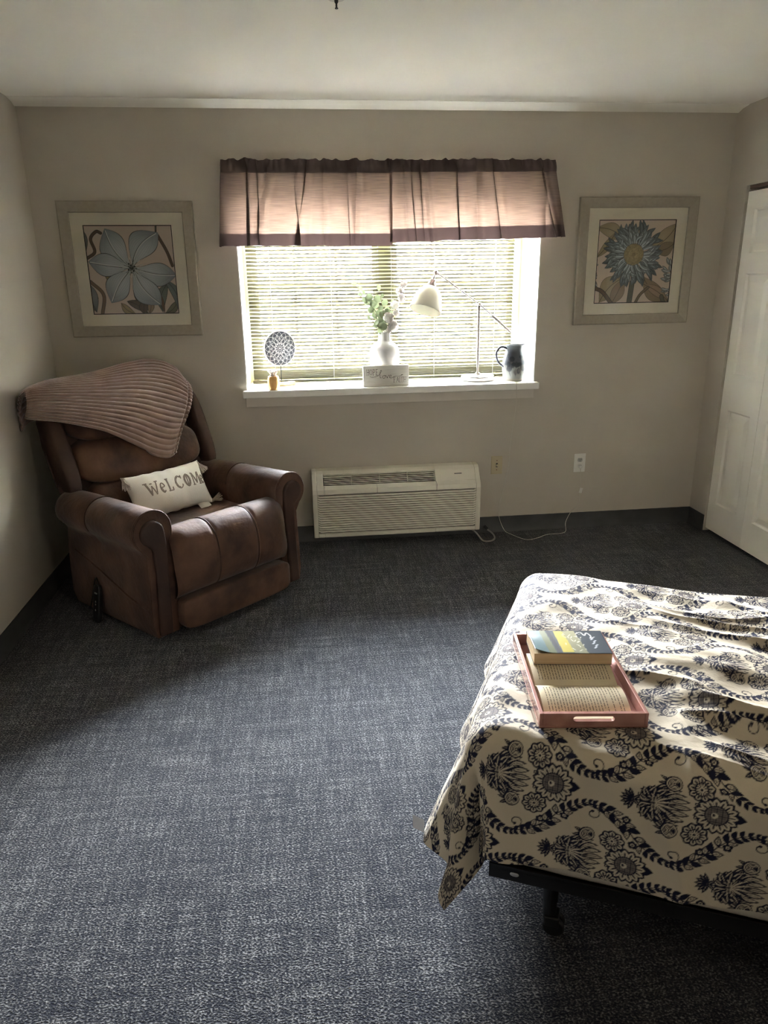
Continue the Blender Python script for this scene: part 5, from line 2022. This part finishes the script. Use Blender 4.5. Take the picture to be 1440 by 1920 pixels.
for f, off, r in ((.99, 0, .021), (.93, -.010, .024), (.85, .012, .023), (.78, -.014, .026), (.70, .010, .020), (.655, -.030, .031), (.56, .004, .022), (.52, .014, .033), (.47, -.014, .024)):
    i = min(59, int(f * 59))
    c = q[i] + P3(off, -0.014, 0)
    m = MB()
    for k in range(5):
        a_k = k * 2 * math.pi / 5 + f * 7
        o_ = P3(math.cos(a_k) * .45, -0.25, math.sin(a_k) * .45) * r
        m.cushion(c + o_, (r * .60, r * .55, r * .60), 2.1, 5)
    b_ = m.build('cotton_boll', M_COT, ct_, angle=0)
    m = MB()
    for k in range(5):
        a_k = k * 2 * math.pi / 5 + f * 7 + .63
        dvec = P3(math.cos(a_k), 0, math.sin(a_k))
        m.tube([c + P3(0, r * .45, 0), c + dvec * r * .6 + P3(0, -r * .15, 0), c + dvec * r * 1.02 + P3(0, -r * .55, 0)], [r * .16, r * .20, r * .03], 6)
    m.build('calyx', M_CALYX, b_)

# desk lamp
M_NICK = pmat('brushed_nickel', (0.50, 0.45, 0.42), rough=0.25, metal=0.9)
M_SHADE = trans_mat('cream_enamel_shade', (0.62, 0.60, 0.50), (0.5, 0.48, 0.38), 0.08, rough=0.35)
LX, LY = 1.091, 4.420
lp = thing('desk_lamp', 'nickel desk lamp with a cream dome shade and a counterbalance arm', 'lamp', (LX, LY, SZ))
MB().lathe([(0.0, 0), (0.096, 0), (0.104, 0.004), (0.105, 0.022), (0.100, 0.028), (0.03, 0.031), (0.016, 0.034), (0.013, 0.044), (0.009, 0.046)], n=56, cap=False).build('base', M_NICK, lp)
MB().lathe([(0.0075, 0.03), (0.0075, 0.428), (0.010, 0.430), (0.010, 0.452), (0.005, 0.458)], (-0.002, 0, 0), 16).build('post', M_NICK, lp)
piv = P3(0.0, 0, 0.452)
top = P3(-0.268, 0.0, 0.640)
end = P3(0.200, 0.0, 0.282)
d = (top - end) / np.linalg.norm(top - end)
MB().tube([top, piv, piv + (end - piv) * .42], 0.0042, 10).build('arm', M_NICK, lp)
MB().tube([piv + (end - piv) * .40, piv + (end - piv) * .43, end], [0.005, 0.0095, 0.0095], 14).build('counterweight', M_NICK, lp)
MB().cushion(tuple(piv), (0.011, 0.014, 0.011), 2.2, 7).build('pivot_joint', M_NICK, lp, angle=0)
axu = P3(0.30, 0.30, 0.905)
axu /= np.linalg.norm(axu)
op_c = P3(-0.337, -0.030, 0.424)


def along(prof, c, ax, n=44):
    t1 = np.cross(ax, P3(0, 1, 0))
    t1 /= np.linalg.norm(t1)
    t2 = np.cross(ax, t1)
    a = np.linspace(0, 2 * np.pi, n, endpoint=False)
    return np.array([[c + ax * h + r * (math.cos(q) * t1 + math.sin(q) * t2) for q in a] for r, h in prof])


sp = spline([(0.097, 0.0), (0.0935, 0.02), (0.088, 0.05), (0.078, 0.085), (0.062, 0.118), (0.042, 0.139), (0.024, 0.150)], 30)
shp = [tuple(p) for p in sp] + [(0.022, 0.147)] + [(r - 0.003, h - 0.002) for r, h in sp[::-1]]
MB().grid(along(shp, op_c, axu), cv=True).build('shade', M_SHADE, lp, angle=0)
nk = MB().grid(along([(0.0, 0.146), (0.027, 0.147), (0.027, 0.160), (0.020, 0.163), (0.019, 0.188), (0.012, 0.192), (0.009, 0.20), (0.0, 0.202)], op_c, axu, 24), cv=True).build('socket_cap', M_NICK, lp)
capc = op_c + axu * 0.198
MB().tube([capc, top + P3(0, 0, 0)], 0.0055, 10).build('swivel', M_NICK, lp)
MB().cushion(tuple(top), (0.010, 0.010, 0.011), 2.2, 7).build('knuckle', M_NICK, lp, angle=0)
MB().cushion(tuple(op_c + axu * 0.075), (0.028, 0.028, 0.034), 2.1, 8).build('bulb', pmat('frosted_bulb', (0.7, 0.69, 0.66), rough=0.5), lp, angle=0)
wc = [(1.16, 4.43, SZ + .004), (1.20, 4.36, SZ + .004), (1.262, 4.285, SZ + .004), (1.278, 4.235, SZ + .004), (1.280, 4.218, .945), (1.281, 4.215, .90), (1.290, 4.245, .80), (1.283, 4.262, .70), (1.270, 4.266, .55), (1.268, 4.267, .46), (1.240, 4.265, .30), (1.212, 4.262, .17), (1.214, 4.258, .10), (1.245, 4.240, .02), (1.272, 4.200, .006), (1.339, 4.085, .005), (1.42, 4.10, .005), (1.498, 4.150, .005), (1.594, 4.160, .005), (1.640, 4.200, .006), (1.655, 4.250, .045), (1.690, 4.262, .110), (1.738, 4.263, .160), (1.741, 4.264, .25), (1.738, 4.260, .33), (1.730, 4.248, .385), (1.729, 4.246, .405)]
wcl = spline(wc, 260) - P3(LX, LY, SZ)
lab(MB().tube(wcl, 0.0021, 6).build('power_cord', pmat('ivory_flex', (0.55, 0.52, 0.45), rough=0.6), lp), 'thin ivory lamp cord running down the wall to the outlet')
MB().cushion((1.729 - LX, D - 0.020 - LY, 0.412 - SZ), (0.010, 0.012, 0.012), 3, 6).build('plug', M_WHP, lp, angle=0)
MB().box((1.732 - LX, 4.252 - LY, 0.238 - SZ), (1.756 - LX, 4.2535 - LY, 0.272 - SZ), R=Euler((0, 0.3, 0.4)).to_matrix(), c=(1.744 - LX, 4.25 - LY, .255 - SZ)).build('cord_tag', M_WHP, lp, smooth=False)

# pitcher
PX, PY = 1.296, 4.348
pt = thing('pitcher', 'blue-grey stoneware pitcher with dark brushed flowers at the end of the sill', 'pitcher', (PX, PY, SZ), math.radians(8))
pp = spline([(0.050, 0.0), (0.058, 0.006), (0.066, 0.045), (0.0695, 0.085), (0.064, 0.130), (0.053, 0.168), (0.050, 0.188), (0.053, 0.208), (0.056, 0.214)], 70)
nA = 140
an = np.linspace(0, 2 * np.pi, nA, endpoint=False)
G = np.zeros((len(pp), nA, 3))
for i, (r, z) in enumerate(pp):
    sp_ = np.exp(-(np.angle(np.exp(1j * an)) / 0.32) ** 2) * np.clip((z - 0.165) / 0.05, 0, 1)
    G[i] = np.stack([(r + 0.026 * sp_) * np.cos(an), (r - 0.004 * sp_) * np.sin(an), np.full(nA, z) + 0.006 * sp_], 1)
inner = G[::-1][:40] * np.array([0.93, 0.93, 1.0])
allp = np.concatenate([G, inner])
cvp = Canvas(500, 260, (0, 2 * math.pi, 0, 0.22), (0.20, 0.205, 0.19))
cvp.poly([(0, .10), (6.3, .10), (6.3, .22), (0, .22)], (0.075, 0.085, 0.10))
cvp.poly([(0, .0), (6.3, .0), (6.3, .018), (0, .018)], (0.26, 0.24, 0.20))
rg2 = np.random.default_rng(3)
for k in range(26):
    a0, z0 = rg2.uniform(3.6, 6.0), rg2.uniform(.05, .15)
    b_ = np.array([a0, z0])
    ang_ = rg2.uniform(-1, 4)
    p, _ = leafpts(b_, b_ + np.array([math.cos(ang_) * .42, math.sin(ang_) * .026]), .0, 0)
    th_ = np.linspace(0, 2 * math.pi, 18)
    s1, s2 = rg2.uniform(.12, .28), rg2.uniform(.010, .020)
    cvp.poly(np.stack([a0 + s1 * np.cos(th_), z0 + s2 * np.sin(th_)], 1), (0.02, 0.025, 0.035) if k % 3 else (0.12, 0.115, 0.11), .8)
for a0 in (3.9, 4.4, 4.9, 5.4):
    cvp.stroke([(a0, .06), (a0 + .12, .035)], .012, (.03, .03, .04))
cvp.soften(2)
mp_ = attr_mat('glazed_stoneware', 0.3, 0.5)
Gc = np.concatenate([allp, allp[:, :1]], 1)
o = grid_obj('body', Gc, mp_, pt)
AN, ZZ = np.meshgrid(np.append(an, 2 * np.pi), allp[:, 0, 2], indexing='xy')
set_art(o.data, cvp.sample(AN, np.clip(ZZ, 0, .219)))
MB().lathe([(0.0, 0.002), (0.052, 0.002)], n=40, cap=False).build('bottom', mp_, pt)
hp = spline([(-0.050, 0, 0.196), (-0.085, 0, 0.205), (-0.112, 0, 0.180), (-0.114, 0, 0.145), (-0.098, 0, 0.112), (-0.066, 0, 0.085)], 30)
MB().tube(hp, np.linspace(0.0075, 0.0055, 30), 10).build('handle', pmat('stoneware_handle', (0.09, 0.095, 0.11), rough=0.35), pt)

# ------------------------------------------------------------------ sprinkler head in the ceiling
sk = thing('sprinkler_head', 'small pendent fire sprinkler on the ceiling', 'sprinkler', (0.176, 2.760, H))
MB().lathe([(0.0, -0.001), (0.012, -0.004), (0.028, -0.003), (0.029, 0.0)], n=32, cap=False).build('escutcheon', pmat('white_enamel', (0.62, 0.60, 0.54), rough=0.3), sk)
MB().lathe([(0.007, -0.002), (0.006, -0.012), (0.003, -0.016), (0.003, -0.026), (0.0055, -0.028), (0.0055, -0.030)], n=14).build('deflector_stem', M_BLACK, sk)
